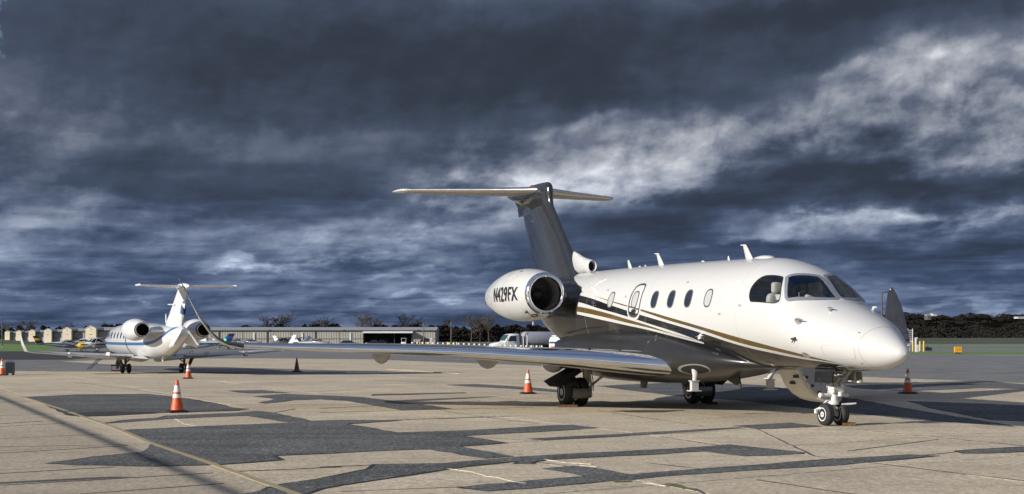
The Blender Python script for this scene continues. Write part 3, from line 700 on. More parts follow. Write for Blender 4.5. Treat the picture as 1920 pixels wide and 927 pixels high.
def blade(a, ang, h, c, rake, name='blade_antenna', m_=None, flag=0.):
    b = FS(a, ang, -.02); nrm = (FS(a, ang, .1)-FS(a, ang)).normalized(); q = MB(); rr = []
    for t in (0, .5, 1.):
        cc = c*(1-.55*t); rr.append([b+nrm*h*t+Vector((rake*t+cc*(x-.3), 0, 0))+Vector((0, y*cc, 0)) for x, y in foil(6, .16)])
    q.loft(rr)
    if flag: q.box(b+nrm*h+Vector((rake+.08, 0, .0)), (flag, .02, .02))
    return q.build(name, m_ or WHITE, fus)
blade(8.70, 90, .22, .22, .15); blade(7.0, 90, .31, .28, .26, flag=.16); blade(2.98, 90, .33, .30, .26, flag=.18)
blade(3.9, 90, .11, .10, .03); blade(7.9, 90, .06, .12, .02); blade(8.2, 90, .05, .16, .02); blade(5.0, 90, .05, .22, .05)
mb = MB(); mb.loft(oval_body([(2.1, 3.24, 3.27, .04), (2.2, 3.2, 3.33, .12), (2.45, 3.2, 3.355, .15), (2.7, 3.22, 3.34, .11), (2.85, 3.26, 3.31, .03)], 14)); mb.build('satcom_dome', WHITE, fus)
blade(2.02, -90, .26, .20, .30, flag=.14); blade(2.62, -90, .10, .08, .02); blade(2.35, -88, .05, .30, .0)
# belly fairing
BF = [(1.75, 1.05, 1.12, .05), (2.1, 1.02, 1.22, .40), (2.8, .945, 1.40, .84), (3.7, .80, 1.61, 1.11), (4.6, .70, 1.79, 1.27), (5.4, .64, 1.90, 1.34), (6.5, .60, 1.95, 1.36), (8.2, .585, 1.97, 1.34), (9.6, .65, 1.90, 1.25), (10.8, .86, 1.78, 1.06), (11.8, 1.17, 1.66, .76), (12.5, 1.45, 1.62, .38)]
fA = [q[0] for q in BF]; fi = [pchip(fA, [q[k] for q in BF]) for k in (1, 2, 3)]
mb = MB(); mb.loft(oval_body([(1.75+10.7*i/60, *(f(1.75+10.7*i/60) for f in fi)) for i in range(61)], 48, 2.5)); bf = mb.build('belly_fairing', mat('fairing_charcoal', (.020, .020, .021), .32, coat=.18, spec=.3, var=.1), jet, smooth=50)
q = MB(); q.tube([(7.98, 0, .60), (8.02, 0, .44)], [.10, .075], 12); q.box((8.02, 0, .445), (.22, .14, .012)); q.build('drain_mast', GEARG, bf)
q = MB(); q.prism([(3.45, -.0, .86), (4.0, -.0, .76), (3.35, -.0, .58)], (0, .03, 0)); q.build('belly_fin', STEEL, bf)
# landing light bay on the fairing's front
def fair_pt(a, deg, off=0.):
    p = R(deg); b, t, w = (f(a) for f in fi); c, s = math.cos(p), math.sin(p); e = 2.5
    P = Vector((a, w*math.copysign(abs(c)**(2/e), c), (b+t)/2+(t-b)/2*math.copysign(abs(s)**(2/e), s)))
    if off:
        q1 = fair_pt(a+.05, deg)-fair_pt(a-.05, deg); q2 = fair_pt(a, deg+2)-fair_pt(a, deg-2); n_ = q1.cross(q2).normalized()
        if n_.dot(Vector((0, c, s))) < 0: n_ = -n_
        P += n_*off
    return P
def fair_disc(a0, d0, ra, rd, off0, off1, name, m_):
    q = MB(); K = 22
    o_ = [(a0+ra*math.cos(2*math.pi*k/K)+.25*ra*math.cos(2*math.pi*k/K)**2, d0+rd*math.sin(2*math.pi*k/K)) for k in range(K)]
    q.loft([[fair_pt(a0+(a-a0)*t, d0+(d-d0)*t, off1 if t < 1 else off0) for a, d in o_] for t in (1., .97, .5, .02)], False, True)
    return q.build(name, m_, bf)
for sg in (1, -1):
    dd = (lambda d: d) if sg > 0 else (lambda d: 180-d)
    fair_disc(3.55, dd(-29), .50, 19, -.01, .010, 'light_bay_rim', mat('bay_rim', (.20, .185, .155), .5)); fair_disc(3.55, dd(-29), .42, 15.5, 0, .014, 'light_bay', DARKIN)
    y0 = .93*sg
    q = MB(); q.tube([(3.72, y0*.98, 1.03), (3.66, y0*1.04, .98), (3.72, y0, .84), (3.74, y0, .72)], [.05, .07, .05, .045], 10); q.build('landing_light_arm', GEARW, bf)
    q = MB(); q.box((3.75, y0, .74), (.13, .20, .02)); q.box((3.75, y0, .635), (.10, .155, .20)); q.box((3.75, y0, .53), (.18, .26, .02)); q.build('landing_light', WHITE, bf)
    fair_disc(4.75, dd(-33), .07, 5, 0, .012, 'pressure_cap', BRUSH)
    fair_disc(3.0, dd(28), .10, 3, 0, .012, 'beacon', BRUSH)
    for a0, d0 in ((5.2, 40), (5.05, 30), (5.25, 22), (6.6, 62), (8.2, 58), (8.9, 64)): fair_disc(a0, dd(d0), .03, 2.5, 0, .01, 'fastener_cap', BRUSH)
    for a0, d0 in ((7.2, 50), (9.7, 58)):
        pass
# wings
def LEp(s): return 4.55+.706*(s-1.4)
zLE = pchip([.8, 1.4, 2.66, 3.75, 5.14, 6.7, 8.84, 9.41], [1.06, 1.095, 1.205, 1.27, 1.355, 1.405, 1.455, 1.48])
tLE = pchip([.8, 2.66, 5.14, 6.7, 8.84, 9.41], [.108, .105, .102, .100, .098, .095])
cLE = pchip([.8, 1.4, 3.4, 6.2, 9.41], [5.3, 4.9, 3.55, 2.45, 1.42])
wst = [(LEp(s), s, zLE(s)-.05+.003*s, cLE(s), tLE(s), -.05, 1.) for s in (.8, 1.4, 2.0, 2.66, 3.2, 3.75, 4.4, 5.14, 5.9, 6.7, 7.5, 8.2, 8.84, 9.3)]
wlt = [(LEp(9.3), 9.3, zLE(9.3)-.02, cLE(9.3), .10, -.05, 1.), (10.42, 9.60, 1.515, 1.30, .075, -.25, .97), (10.72, 9.80, 1.63, 1.18, .058, -.6, .80), (11.0, 9.97, 1.83, 1.06, .048, -.86, .5), (11.32, 10.13, 2.13, .90, .045, -.93, .36), (11.72, 10.29, 2.55, .68, .045, -.95, .30), (12.14, 10.42, 2.92, .40, .05, -.95, .30), (12.40, 10.49, 3.10, .16, .05, -.95, .30), (12.46, 10.50, 3.13, .08, .05, -.95, .30)]
for sg in (1, -1):
    def fx(q): return q if sg > 0 else q.mirror()
    wing = fx(MB().loft(span(wst, 20, up=1.2, lo=.8))).build('wing', GREYP, jet, smooth=40)
    fx(MB().loft(span(wst, 20, .17, .004, 1.2, .8), False, False, False)).build('leading_edge', CHROME, wing, smooth=60)
    wl = fx(MB().loft(toe(span(wlt, 14), wlt, .10))).build('winglet', CHAR, jet, smooth=50)
    fx(MB().lathe((10.62, 9.66, 1.60), (-1, 0, 0), [(-.08, .004), (-.03, .028), (.06, .02), (.09, .004)], 10)).build('navigation_light', mat('green_lens', (.05, .5, .2), .1, emit=((.1, .9, .4), 1.2)) if sg > 0 else mat('red_lens', (.06, .01, .01), .2), wl)
    fx(MB().box((12.50, 10.46, 3.08), (.04, .02, .04))).build('tip_light', WHITE, wl)
    for s0, k in ((6.05, 1.), (3.62, 1.), (1.95, .95)):
        te = LEp(s0)+cLE(s0); z0 = zLE(s0)-.02
        st = [(te-1.15+1.55*t, z0-.05-(.30*k)*math.sin(math.pi*min(1, t*1.02))**.6, z0+.06, .02+.10*math.sin(math.pi*t)**.6, s0) for t in [i/14 for i in range(15)]]
        fx(MB().loft(oval_body(st, 16))).build('flap_track_fairing', GREYP, wing, smooth=60)
    for i in range(26):
        s0 = 3.1+.105*i; a0 = LEp(s0)+.33*cLE(s0); z0 = zLE(s0)+cLE(s0)*tLE(s0)*.53
        fx(MB().box((a0, s0, z0+.014), (.06, .008, .032), Matrix.Rotation(R(15), 3, 'Z'))).build('vortex_generator', WHITE, wing, smooth=0)
    for s0 in (1.75, 2.35):
        fx(MB().box((LEp(s0)+.26*cLE(s0)-.1, s0, zLE(s0)+cLE(s0)*tLE(s0)*.50), (.5, .03, .05))).build('wing_walk_strip', BLACK, wing, smooth=0)
# fin, bullet, tailplane
def fin_ring(z, le, te, t):
    c = te-le; return [Vector((le+c*x, c*y, z)) for x, y in foil(16, t)]
mb = MB(); mb.loft([fin_ring(z, 11.45+(z-3.05)*.985, 14.95+(z-3.05)*.46, t) for z, t in ((2.9, .13), (3.2, .125), (3.6, .12), (4.2, .115), (4.8, .115), (5.3, .115), (5.62, .115))]); fin = mb.build('fin', CHAR, jet, smooth=50)
mb = MB(); mb.loft([[Vector((le+(te-le)*x, y*hw/.10, z)) for x, y in foil(16, .2, 1, 1)] for z, le, te, hw in
    ((5.30, 13.68, 16.2, .128), (5.42, 13.77, 16.3, .15), (5.56, 13.815, 16.5, .18), (5.72, 13.83, 16.7, .20), (5.86, 13.84, 16.7, .195), (5.95, 13.87, 16.6, .17), (6.01, 13.94, 16.4, .13), (6.045, 14.05, 16.0, .08), (6.055, 14.2, 15.6, .03))]); bul = mb.build('bullet_fairing', CHAR, jet, smooth=60)
mb = MB(); mb.loft(oval_body([(14.6, 5.50, 6.02, .21), (15.2, 5.46, 6.03, .235), (15.9, 5.53, 6.02, .20), (16.5, 5.66, 5.99, .13), (17.0, 5.80, 5.95, .06), (17.25, 5.88, 5.92, .012)], 20)); mb.build('tail_cone', CHAR, bul, smooth=60)
mb = MB(); mb.loft([fin_ring(z, a, b, .12) for z, a, b in ((5.22, 14.6, 16.35), (5.45, 14.6, 16.42), (5.62, 14.7, 16.4))]); mb.build('rudder_top', CHAR, bul, smooth=50)
mb = MB(); mb.lathe((14.95, .10, 5.0), (-1, 0, 0), [(-.12, .004), (-.08, .02), (.14, .016), (.17, .004)], 8); mb.build('fin_light', BRUSH, fin)
mb = MB(); mb.box((15.3, 0, 6.05), (.12, .03, .06)); mb.build('tail_beacon', RED, bul)
tst = [(14.35, .08, 5.86, 2.15, .11, 0, 1), (14.75, .5, 5.875, 2.0, .105, 0, 1), (15.6, 1.6, 5.91, 1.62, .10, 0, 1), (16.55, 2.9, 5.955, 1.18, .095, 0, 1), (16.86, 3.3, 5.97, 1.05, .09, 0, 1)]
ttip = [(16.86, 3.3, 5.97, 1.06, .10, 0, 1), (16.98, 3.42, 5.973, .9, .11, 0, 1), (17.15, 3.50, 5.975, .62, .10, 0, 1), (17.35, 3.54, 5.977, .3, .08, 0, 1)]
for sg in (1, -1):
    def fx(q): return q if sg > 0 else q.mirror()
    tp = fx(MB().loft(span(tst, 14))).build('tailplane', GREYP, jet, smooth=40)
    fx(MB().loft(span(tst, 14, .10, .003), False, False, False)).build('leading_edge', CHROME if False else BRUSH, tp, smooth=60)
    fx(MB().loft(span(ttip, 12))).build('tailplane_tip', WHITE, tp, smooth=50)
# dorsal air scoop
mb = MB(); mb.loft([[Vector((a, w*math.cos(R(d)), zc+h*math.sin(R(d)))) for d in range(0, 360, 18)] for a, w, zc, h in
    ((11.12, .085, 3.525, .115), (11.05, .10, 3.525, .13), (11.02, .118, 3.525, .152), (11.06, .135, 3.525, .17), (11.2, .145, 3.53, .185), (11.6, .14, 3.56, .235), (11.95, .12, 3.63, .28), (12.2, .07, 3.70, .28))], False, True)
scoop = mb.build('air_scoop', WHITE, jet, smooth=60)
mb = MB(); mb.lathe((11.14, 0, 3.525), (1, 0, 0), [(0, .0), (.001, .098)], 18, False); mb.v = [(x, y*.88, 3.525+(z-3.525)*1.2) for x, y, z in mb.v]; mb.build('scoop_throat', DARKIN, scoop)
# engines
EN = dict(a=9.42, s=1.97, z=2.735)
npf = [(.0, .455), (.03, .492), (.08, .52), (.12, .535), (.35, .585), (.8, .645), (1.3, .672), (1.8, .66), (2.3, .605), (2.8, .515), (3.2, .42), (3.5, .345), (3.56, .325)]
nR = pchip([p[0] for p in npf], [p[1] for p in npf])
FANM = mat('fan_blade_metal', (.30, .30, .31), .3, metal=.9, var=.2)
for sg in (1, -1):
    o = Vector((EN['a'], EN['s']*sg, EN['z'])); ax = Vector((1, 0, 0))
    nac = MB().lathe(o, ax, [(.11+(3.45)*i/50, nR(.11+3.45*i/50)) for i in range(51)], 56, False).build('nacelle', WHITE, jet, smooth=60)
    lip = [(.115, nR(.115)+.001)]+[(t, nR(t)+.001) for t in (.09, .06, .03, .012)]+[(0, .455), (.004, .437), (.018, .42), (.045, .408), (.09, .402), (.14, .402)]
    MB().lathe(o, ax, lip, 56, False).build('inlet_lip', CHROME, nac, smooth=60)
    MB().lathe(o, ax, [(.14, .4015), (.3, .415), (.5, .43), (.78, .435)], 48, False).build('inlet_duct', mat('duct_liner', (.42, .40, .37), .4, metal=.5, var=.1), nac, smooth=60)
    MB().lathe(o, ax, [(.36, .424), (.37, .412), (.385, .424)], 48, False).build('duct_ring', STEEL, nac)
    MB().lathe(o, ax, [(.80, .0), (.802, .44)], 40, False).build('fan_disc', DARKIN, nac)
    fb = MB()
    for k in range(22):
        ph = 2*math.pi*k/22; Rm = Matrix.Rotation(ph, 3, 'X')
        pts = [Vector((x, y, z)) for x, y, z in ((.60, -.02, .13), (.72, .03, .13), (.74, .075, .42), (.62, -.055, .42))]
        P = [o+Rm @ p for p in pts]; fb.add(P+[p+Vector((.012, 0, 0)) for p in P], [(0, 1, 2, 3), (7, 6, 5, 4), (0, 3, 7, 4), (1, 5, 6, 2), (2, 6, 7, 3), (0, 4, 5, 1)])
    fb.build('fan', FANM, nac, smooth=0)
    MB().lathe(o, ax, [(.42, .0), (.44, .03), (.52, .09), (.62, .135), (.72, .15)], 28, False).build('spinner', STEEL, nac, smooth=60)
    MB().lathe(o, ax, [(3.56, .325), (3.55, .30), (3.2, .30), (3.0, .0)], 40, False).build('exhaust', STEEL, nac, smooth=60)
    MB().lathe(o+Vector((3.0, 0, 0)), ax, [(.0, .20), (.3, .17), (.75, .0)], 28, False).build('exhaust_plug', STEEL, nac, smooth=60)
    for t in (1.35, 2.55):
        MB().lathe(o, ax, [(t, nR(t)+.0015), (t+.008, nR(t+.008)+.0015)], 56, False).build('cowl_seam', mat('cowl_seam_grey', (.45, .43, .40), .5), nac)
    def nsp(t, d, off): d = R(d); return o+Vector((t, (nR(t)+off)*math.cos(d)*sg, (nR(t)+off)*math.sin(d)))
    MB().tube([nsp(.9, -92, -.03), nsp(.95, -92, .11)], [.035, .02], 8).build('drain_mast', WHITE, nac)
    MB().tube([nsp(.35, -48, -.01), nsp(.37, -48, .05)], [.05, .03], 8).build('vent_scoop', STEEL, nac)
    q = MB(); K = 20; q.loft([[nsp(.30+.16*r_*math.cos(2*math.pi*k/K), -70+8*r_*math.sin(2*math.pi*k/K), .004) for k in range(K)] for r_ in (1., .5, .02)], False, True); q.build('oil_port', mat('port_brown', (.12, .085, .05), .5), nac)
    q = MB(); q.loft([[nsp(.27+.05*r_*math.cos(2*math.pi*k/12), -69+3*r_*math.sin(2*math.pi*k/12), .009) for k in range(12)] for r_ in (1., .02)], False, True); q.build('oil_port_cap', BRUSH, nac)
    q = MB(); q.box(nsp(.9, 62, .01), (.05, .03, .02)); q.build('lifting_eye', STEEL, nac)
    # pylon
    pst = [(10.25, (.55)*1, 2.66, 2.9, .11, 0, 1), (10.35, 1.5, 2.70, 2.75, .11, 0, 1)]
    pm = MB().loft(span(pst, 12)); pm = pm if sg > 0 else pm.mirror(); pm.build('pylon', GREYP, jet, smooth=40)
    # registration lettering
    tc = bpy.data.curves.new('reg', 'FONT'); tc.body = 'N429FX'; tc.size = .42; tc.offset = .008; tc.space_character = 1.10; tc.align_x = 'CENTER'; tc.align_y = 'CENTER'
    to = bpy.data.objects.new('reg', tc); C.objects.link(to); bpy.context.view_layer.update()
    me = bpy.data.meshes.new_from_object(to.evaluated_get(bpy.context.evaluated_depsgraph_get())); bpy.data.objects.remove(to)
    bm = bmesh.new(); bm.from_mesh(me); bmesh.ops.triangulate(bm, faces=bm.faces)
    for _ in range(5):
        es = [e for e in bm.edges if e.calc_length() > .05]
        if es: bmesh.ops.subdivide_edges(bm, edges=es, cuts=1); bmesh.ops.triangulate(bm, faces=bm.faces)
    for v in bm.verts:
        t = 1.24-v.co.x*1.0*sg; d = math.degrees(v.co.y*1.12/.62)-1
        v.co = nsp(t, d, .014)
    me2 = bpy.data.meshes.new('registration'); bm.to_mesh(me2); bm.free(); me2.materials.append(BLACK)
    ro = bpy.data.objects.new('registration', me2); C.objects.link(ro); ro.parent = nac
# landing gear
def wheel(o, r, w, parent, hubm=GEARW, hubside=1, name='tyre'):
    o = Vector(o)
    prof = [(-w/2, r*.56), (-w/2, r*.74), (-w*.46, r*.86), (-w*.36, r*.955), (-w*.2, r*.99), (-w*.19, r*.975), (-w*.17, r*.975), (-w*.16, r*.997), (-.004, r), (0, r*.985), (.004, r), (w*.16, r*.997), (w*.17, r*.975), (w*.19, r*.975), (w*.2, r*.99), (w*.36, r*.955), (w*.46, r*.86), (w/2, r*.74), (w/2, r*.56)]
    t = MB().lathe(o, (0, 1, 0), prof, 40, True).build(name, RUBBER, parent, smooth=50)
    h = MB()
    for s in (-1, 1):
        h.lathe(o, (0, s, 0), [(w*.40, r*.60), (w*.50+.004, r*.60), (w*.50+.004, r*.52), (w*.34, r*.46), (w*.34, r*.30), (w*.52, r*.24), (w*.52, r*.10), (w*.42, r*.08), (w*.42, .0)], 28, False)
        for k in range(9):
            p = 2*math.pi*k/9; h.tube([o+Vector((math.cos(p)*r*.39, s*w*.30, math.sin(p)*r*.39)), o+Vector((math.cos(p)*r*.39, s*w*.37, math.sin(p)*r*.39))], r*.035, 6)
    h.build('wheel_hub', hubm, parent, smooth=40); return t
NG = MB(); NG.tube([(0, 0, .22), (-.02, 0, .62)], [.045, .045], 14); NG.tube([(-.02, 0, .40), (-.03, 0, .80)], [.072, .075], 16); NG.tube([(-.03, 0, .75), (-.05, 0, 1.12)], [.095, .11], 14); NG.tube([(0, -.22, .215), (0, .22, .215)], .035, 10)
NG.lathe((-.02, 0, .40), (0, 0, 1), [(0, .06), (0, .10), (.07, .10), (.07, .085)], 16)
ng = NG.build('nose_gear', GEARW, jet, smooth=40)
for s in (.165, -.165): wheel((0, s, .215), .215, .155, ng)
q = MB(); q.tube([(-.02, -.26, .58), (-.02, .27, .575)], .038, 12); q.tube([(-.02, .27, .575), (-.02, .31, .575)], .05, 12); q.tube([(-.02, -.26, .58), (-.02, -.30, .58)], .05, 12); q.build('steering_actuator', GEARW, ng)
q = MB(); q.tube([(.0, .06, .66), (.02, .09, .78)], .05, 10); q.box((-.05, -.02, .68), (.20, .22, .12)); q.box((-.06, -.10, .66), (.10, .14, .18)); q.tube([(-.14, -.06, .64), (-.14, -.06, .56)], .05, 12); q.tube([(-.12, .08, .62), (-.12, .08, .70)], .045, 12); q.build('steering_head', GEARW, ng)
q = MB(); q.tube([(.10, .0, .46), (.24, .0, .40), (.13, 0, .25)], [.03, .035, .03], 8); q.tube([(.12, .05, .47), (.25, .04, .40)], .02, 6); q.tube([(.12, -.05, .47), (.25, -.04, .40)], .02, 6); q.build('torque_link', GEARW, ng)
q = MB(); q.tube([(-.06, .05, .74), (-.5, .06, 1.08)], [.035, .045], 10); q.tube([(-.06, -.05, .74), (-.5, -.06, 1.08)], [.035, .045], 10); q.tube([(-.28, -.10, .92), (-.28, .10, .92)], .03, 8); q.build('drag_brace', GEARG, ng)
q = MB(); q.tube([(.02, .17, .82), (.02, .05, .82)], .018, 8); q.tube([(.02, .06, .74), (.02, .05, .86)], .035, 10); q.tube([(-.03, .33, .90), (-.02, .26, .60)], .012, 6); q.build('hydraulic_line', STEEL, ng)
q = MB(); q.tube([(-.10, -.12, .40), (-.14, -.34, .41), (-.17, -.40, .42)], [.018, .02, .012], 8); q.tube([(-.02, .10, .40), (.12, .30, .30)], [.03, .02], 8); q.box((.12, .30, .27), (.06, .04, .08)); q.build('tow_fitting', GEARW, ng)
q = MB(); q.tube([(-.12, 0, .36), (-.12, 0, .20)], [.02, .015], 8); q.build('axle_sensor', GEARG, ng)
for k in range(7):
    q = MB(); x0 = -.45+.11*k; q.tube([(x0, .1*math.sin(k*2.1), 1.04), (x0+.05, .12*math.sin(k*1.3+1), .92), (x0+.09, .1*math.cos(k), 1.02)], .014, 6); q.build('hydraulic_line', GEARW if k % 2 else STEEL, ng)
DK = mat('door_charcoal', (.010, .0105, .012), .55, spec=.2, var=.15)
q = MB(); q.box((-.16, .31, .925), (.60, .025, .215), Matrix.Rotation(R(6), 3, 'X')); q.box((-.16, .327, .935), (.58, .006, .008)); q.build('nose_gear_door', DK, ng, smooth=0)
q = MB(); q.box((-.16, -.31, .92), (.62, .03, .22), Matrix.Rotation(R(-6), 3, 'X')); q.build('nose_gear_door', mat('door_inside', (.17, .165, .14), .5, var=.2, vscale=12), ng, smooth=0)
q = MB(); q.box((-.2, -.285, .835), (.5, .03, .035)); q.box((-.05, -.285, .92), (.03, .03, .18)); q.box((-.30, -.285, .92), (.03, .03, .18)); q.build('door_stiffener', GEARW, ng, smooth=0)
q = MB(); q.box((-.15, 0, 1.075), (.66, .56, .06)); q.build('nose_gear_bay', DARKIN, ng, smooth=0)
for sg in (1, -1):
    S = 1.64*sg
    g_ = MB(); g_.tube([(8.32, 1.42*sg, 1.02), (8.34, 1.38*sg, .62), (8.38, 1.36*sg, .42)], [.085, .075, .07], 12); g_.box((8.3, 1.37*sg, .33), (.26, .14, .22)); g_.tube([(8.35, 1.40*sg, .34), (8.35, 2.02*sg, .34)], .05, 12)
    gear = g_.build('main_gear', mat('gear_tan', (.48, .45, .39), .45, var=.12, vscale=9), jet, smooth=40)
    for s in (1.53, 1.90): wheel((8.36, s*sg, .345), .345, .24, gear, BRUSH)
    q = MB(); q.tube([(8.36, 1.33*sg, .42), (8.2, .93*sg, .78)], [.028, .035], 8); q.tube([(8.36, 1.40*sg, .85), (8.25, .95*sg, .88)], .028, 8); q.tube([(8.2, .93*sg, .78), (8.2, .85*sg, .80)], .05, 8); q.build('side_brace', MATS['gear_tan'], gear)
    q = MB(); q.tube([(8.1, 1.42*sg, .88), (7.98, 1.40*sg, .45)], .03, 8); q.tube([(8.1, 1.38*sg, .6), (8.0, 1.34*sg, .5), (8.1, 1.3*sg, .38)], .012, 6); q.build('hydraulic_line', GEARG, gear)
    q = MB(); P = [(8.05, 1.60*sg, .84), (8.05, 1.72*sg, .93), (8.05, 2.36*sg, .60), (8.05, 2.20*sg, .47)]; q.prism(P, (.62, 0, 0)); q.build('gear_door', DK, gear, smooth=0)
    q = MB(); q.loft([[(8.36-.37*math.cos(R(d)), s*sg, .345+.37*math.sin(R(d))) for s in (1.40, 1.62, 1.88)] for d in (-22, -10, 2, 14)], False, False, False)
    q.loft([[(8.36-.372*math.cos(R(d)), s*sg, .345+.372*math.sin(R(d))) for s in (1.70, 1.9, 2.05)] for d in (24, 40, 60, 80)], False, False, False); q.build('mud_guard', mat('guard_metal', (.16, .16, .165), .35, metal=.8, var=.15, vscale=8), gear)
    q = MB(); q.tube([(8.25, 1.30*sg, .9), (8.18, 1.27*sg, .6), (8.25, 1.29*sg, .4), (8.36, 1.36*sg, .34)], .012, 6); q.tube([(8.40, 1.30*sg, .88), (8.44, 1.26*sg, .55), (8.40, 1.3*sg, .36)], .010, 6); q.build('brake_hose', RUBBER, gear)
    q = MB(); q.box((8.3, 1.55*sg, .93), (1.1, .9, .04)); q.build('wheel_well', DARKIN, gear, smooth=0)
# open airstair door on the far side
arc = [(-.88, 1.02), (-.97, .82), (-1.07, .64), (-1.25, .46), (-1.45, .345), (-1.70, .28), (-1.92, .255)]
inn = [(-.94, 1.04), (-1.04, .84), (-1.14, .68), (-1.31, .51), (-1.49, .40), (-1.72, .335), (-1.92, .31)]
mb = MB(); mb.loft([[Vector((a, s, z)) for s, z in arc+inn[::-1]] for a in (2.62, 3.38)]); ast = mb.build('airstair_door', mat('door_cream', (.72, .68, .60), .35, coat=.4, var=.04), jet, smooth=40)
mb = MB(); mb.prism([Vector((2.60, s, z)) for s, z in inn]+[Vector((2.60, -2.0, .48)), Vector((2.60, -1.80, 1.0)), Vector((2.60, -1.3, 1.16))], (-.03, 0, 0)); mb.build('stair_side_panel', mat('stair_grey', (.34, .35, .38), .5, var=.05), ast, smooth=0)
for s, z in ((-1.02, .80), (-1.16, .62), (-1.33, .48)):
    q = MB(); q.tube([(2.545, s-.06, z+.03), (2.572, s-.06, z+.03)], .03, 10); q.build('latch_socket', BLACK, ast)
for k in range(4):
    q = MB(); q.box((2.95, -1.12-.22*k, .86-.14*k), (.62, .2, .03)); q.build('step', STEEL, ast, smooth=0)
for a, s, z in ((3.0, -1.03, .70), (2.75, -.955, .84)):
    q = MB(); q.box((a, s+.015, z), (.16, .05, .06)); q.build('door_hinge', STEEL, ast, smooth=0)
q = MB(); q.box((2.98, -.87, 1.0), (.72, .06, .05)); q.build('hinge_cover', WHITE, ast, smooth=0)

# ------------------------------------------------------------------ traffic cones
def make_cone():
    r = empty('traffic_cone')
    q = MB(); q.box((0, 0, .018), (.40, .40, .036)); q.box((0, 0, .045), (.33, .33, .022), taper=.9); q.build('cone_base', BLACK, r, smooth=0)
    q = MB(); prof = [(.05, .142), (.07, .135), (.66, .034), (.70, .028), (.705, .0)]; q.lathe((0, 0, 0), (0, 0, 1), prof, 28, False); q.build('cone_body', ORANGE, r, smooth=40)
    def rr(z): return .135-(z-.07)/.59*.101+.004
    for z0, z1 in ((.315, .40), (.44, .585)):
        q = MB(); q.lathe((0, 0, 0), (0, 0, 1), [(z0, rr(z0)-.004), (z0, rr(z0)), (z1, rr(z1)), (z1, rr(z1)-.004)], 28, False); q.build('reflective_collar', REFL, r, smooth=30)
    return r
cone0 = make_cone(); first = True
for (x, y, sc, rz, lb, m_) in [
    (332, 773.5, 1.02, .5, 'nearest orange cone, standing alone on the big asphalt patch at left', None),
    (990, 738.8, 1.0, .3, 'orange cone just left of the main wheel of the big jet', None),
    (353, 710.3, .93, .1, 'small orange cone beside the right main wheels of the white jet with blue stripes', None),
    (556.5, 697.5, .93, .8, 'cone darkened for shade, without bands, alone in the shaded strip under the long wing', 'dark'),
    (4, 704.3, 1.0, .2, 'orange cone cut by the left photo edge beside the black wheeled box', None),
    (1702, 738.6, 1.02, .4, 'red orange cone with white bands in front of the jet nose at right', None)]:
    c = cone0 if first else copy_tree(cone0); first = False
    p = gp(x, y); c.location = (p.x, p.y, p.z+.001); c.rotation_euler = (0, 0, rz); c.scale = (sc,)*3
    tag(c, lb, 'traffic cone', 'traffic cones around the parked jets')
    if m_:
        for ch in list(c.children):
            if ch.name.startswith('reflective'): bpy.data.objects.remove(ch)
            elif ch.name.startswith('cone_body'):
                ch.data = ch.data.copy(); ch.data.materials[0] = mat('cone_shaded_orange', (.16, .02, .012), .5, var=.15)  # dark red stands in for shade on this orange cone
# black wheeled box by the left edge
p = gp(19, 703.6); bx = empty('equipment_box', p, .15); tag(bx, 'black upright box on small feet beside the cone at the left edge', 'box')
q = MB(); q.box((0, 0, .30), (.34, .28, .44)); q.box((0, 0, .535), (.30, .24, .035)); ob_ = q.build('case', mat('box_black', (.012, .016, .024), .5, var=.2), bx, smooth=0)
for i in (-1, 1):
    for j in (-1, 1): MB().lathe((i*.12, j*.1-.02, .04), (0, 1, 0), [(0, .0), (0, .04), (.04, .04), (.04, 0)], 12, False).build('caster', BLACK, bx)
MB().tube([(-.1, .0, .55), (-.1, 0, .60), (.1, 0, .60), (.1, 0, .55)], .012, 6).build('handle', STEEL, bx)
# wheel chocks
def chock(x, y, rz, col, lb, L=.38):
    p = gp(x, y); r = empty('wheel_chock', (p.x, p.y, .001), rz); tag(r, lb, 'chock', 'chocks at the big jet wheels')
    for k, s in enumerate((-.10, .10)):
        q = MB(); q.prism([(-L/2, s-.05, 0), (-L/2, s+.05, 0), (-L/2, s+.02, .055), (-L/2, s-.02, .055)], (L, 0, 0)); q.build('chock_block', col if k == 0 else STEEL, r, smooth=0)
    q = MB(); q.tube([(-L/2+.03, -.1, .05), (-L/2-.06, 0, .03), (-L/2+.03, .1, .05)], .010, 6); q.build('chock_rope', STEEL, r)
    return r
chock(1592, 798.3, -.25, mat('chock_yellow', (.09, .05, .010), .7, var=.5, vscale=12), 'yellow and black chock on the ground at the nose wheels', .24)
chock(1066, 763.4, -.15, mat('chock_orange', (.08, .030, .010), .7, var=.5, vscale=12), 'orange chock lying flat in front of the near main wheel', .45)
chock(1334, 758.2, -.1, mat('chock_red', (.06, .010, .008), .7, var=.4, vscale=12), 'red chock in the shade at the far main wheel', .28)

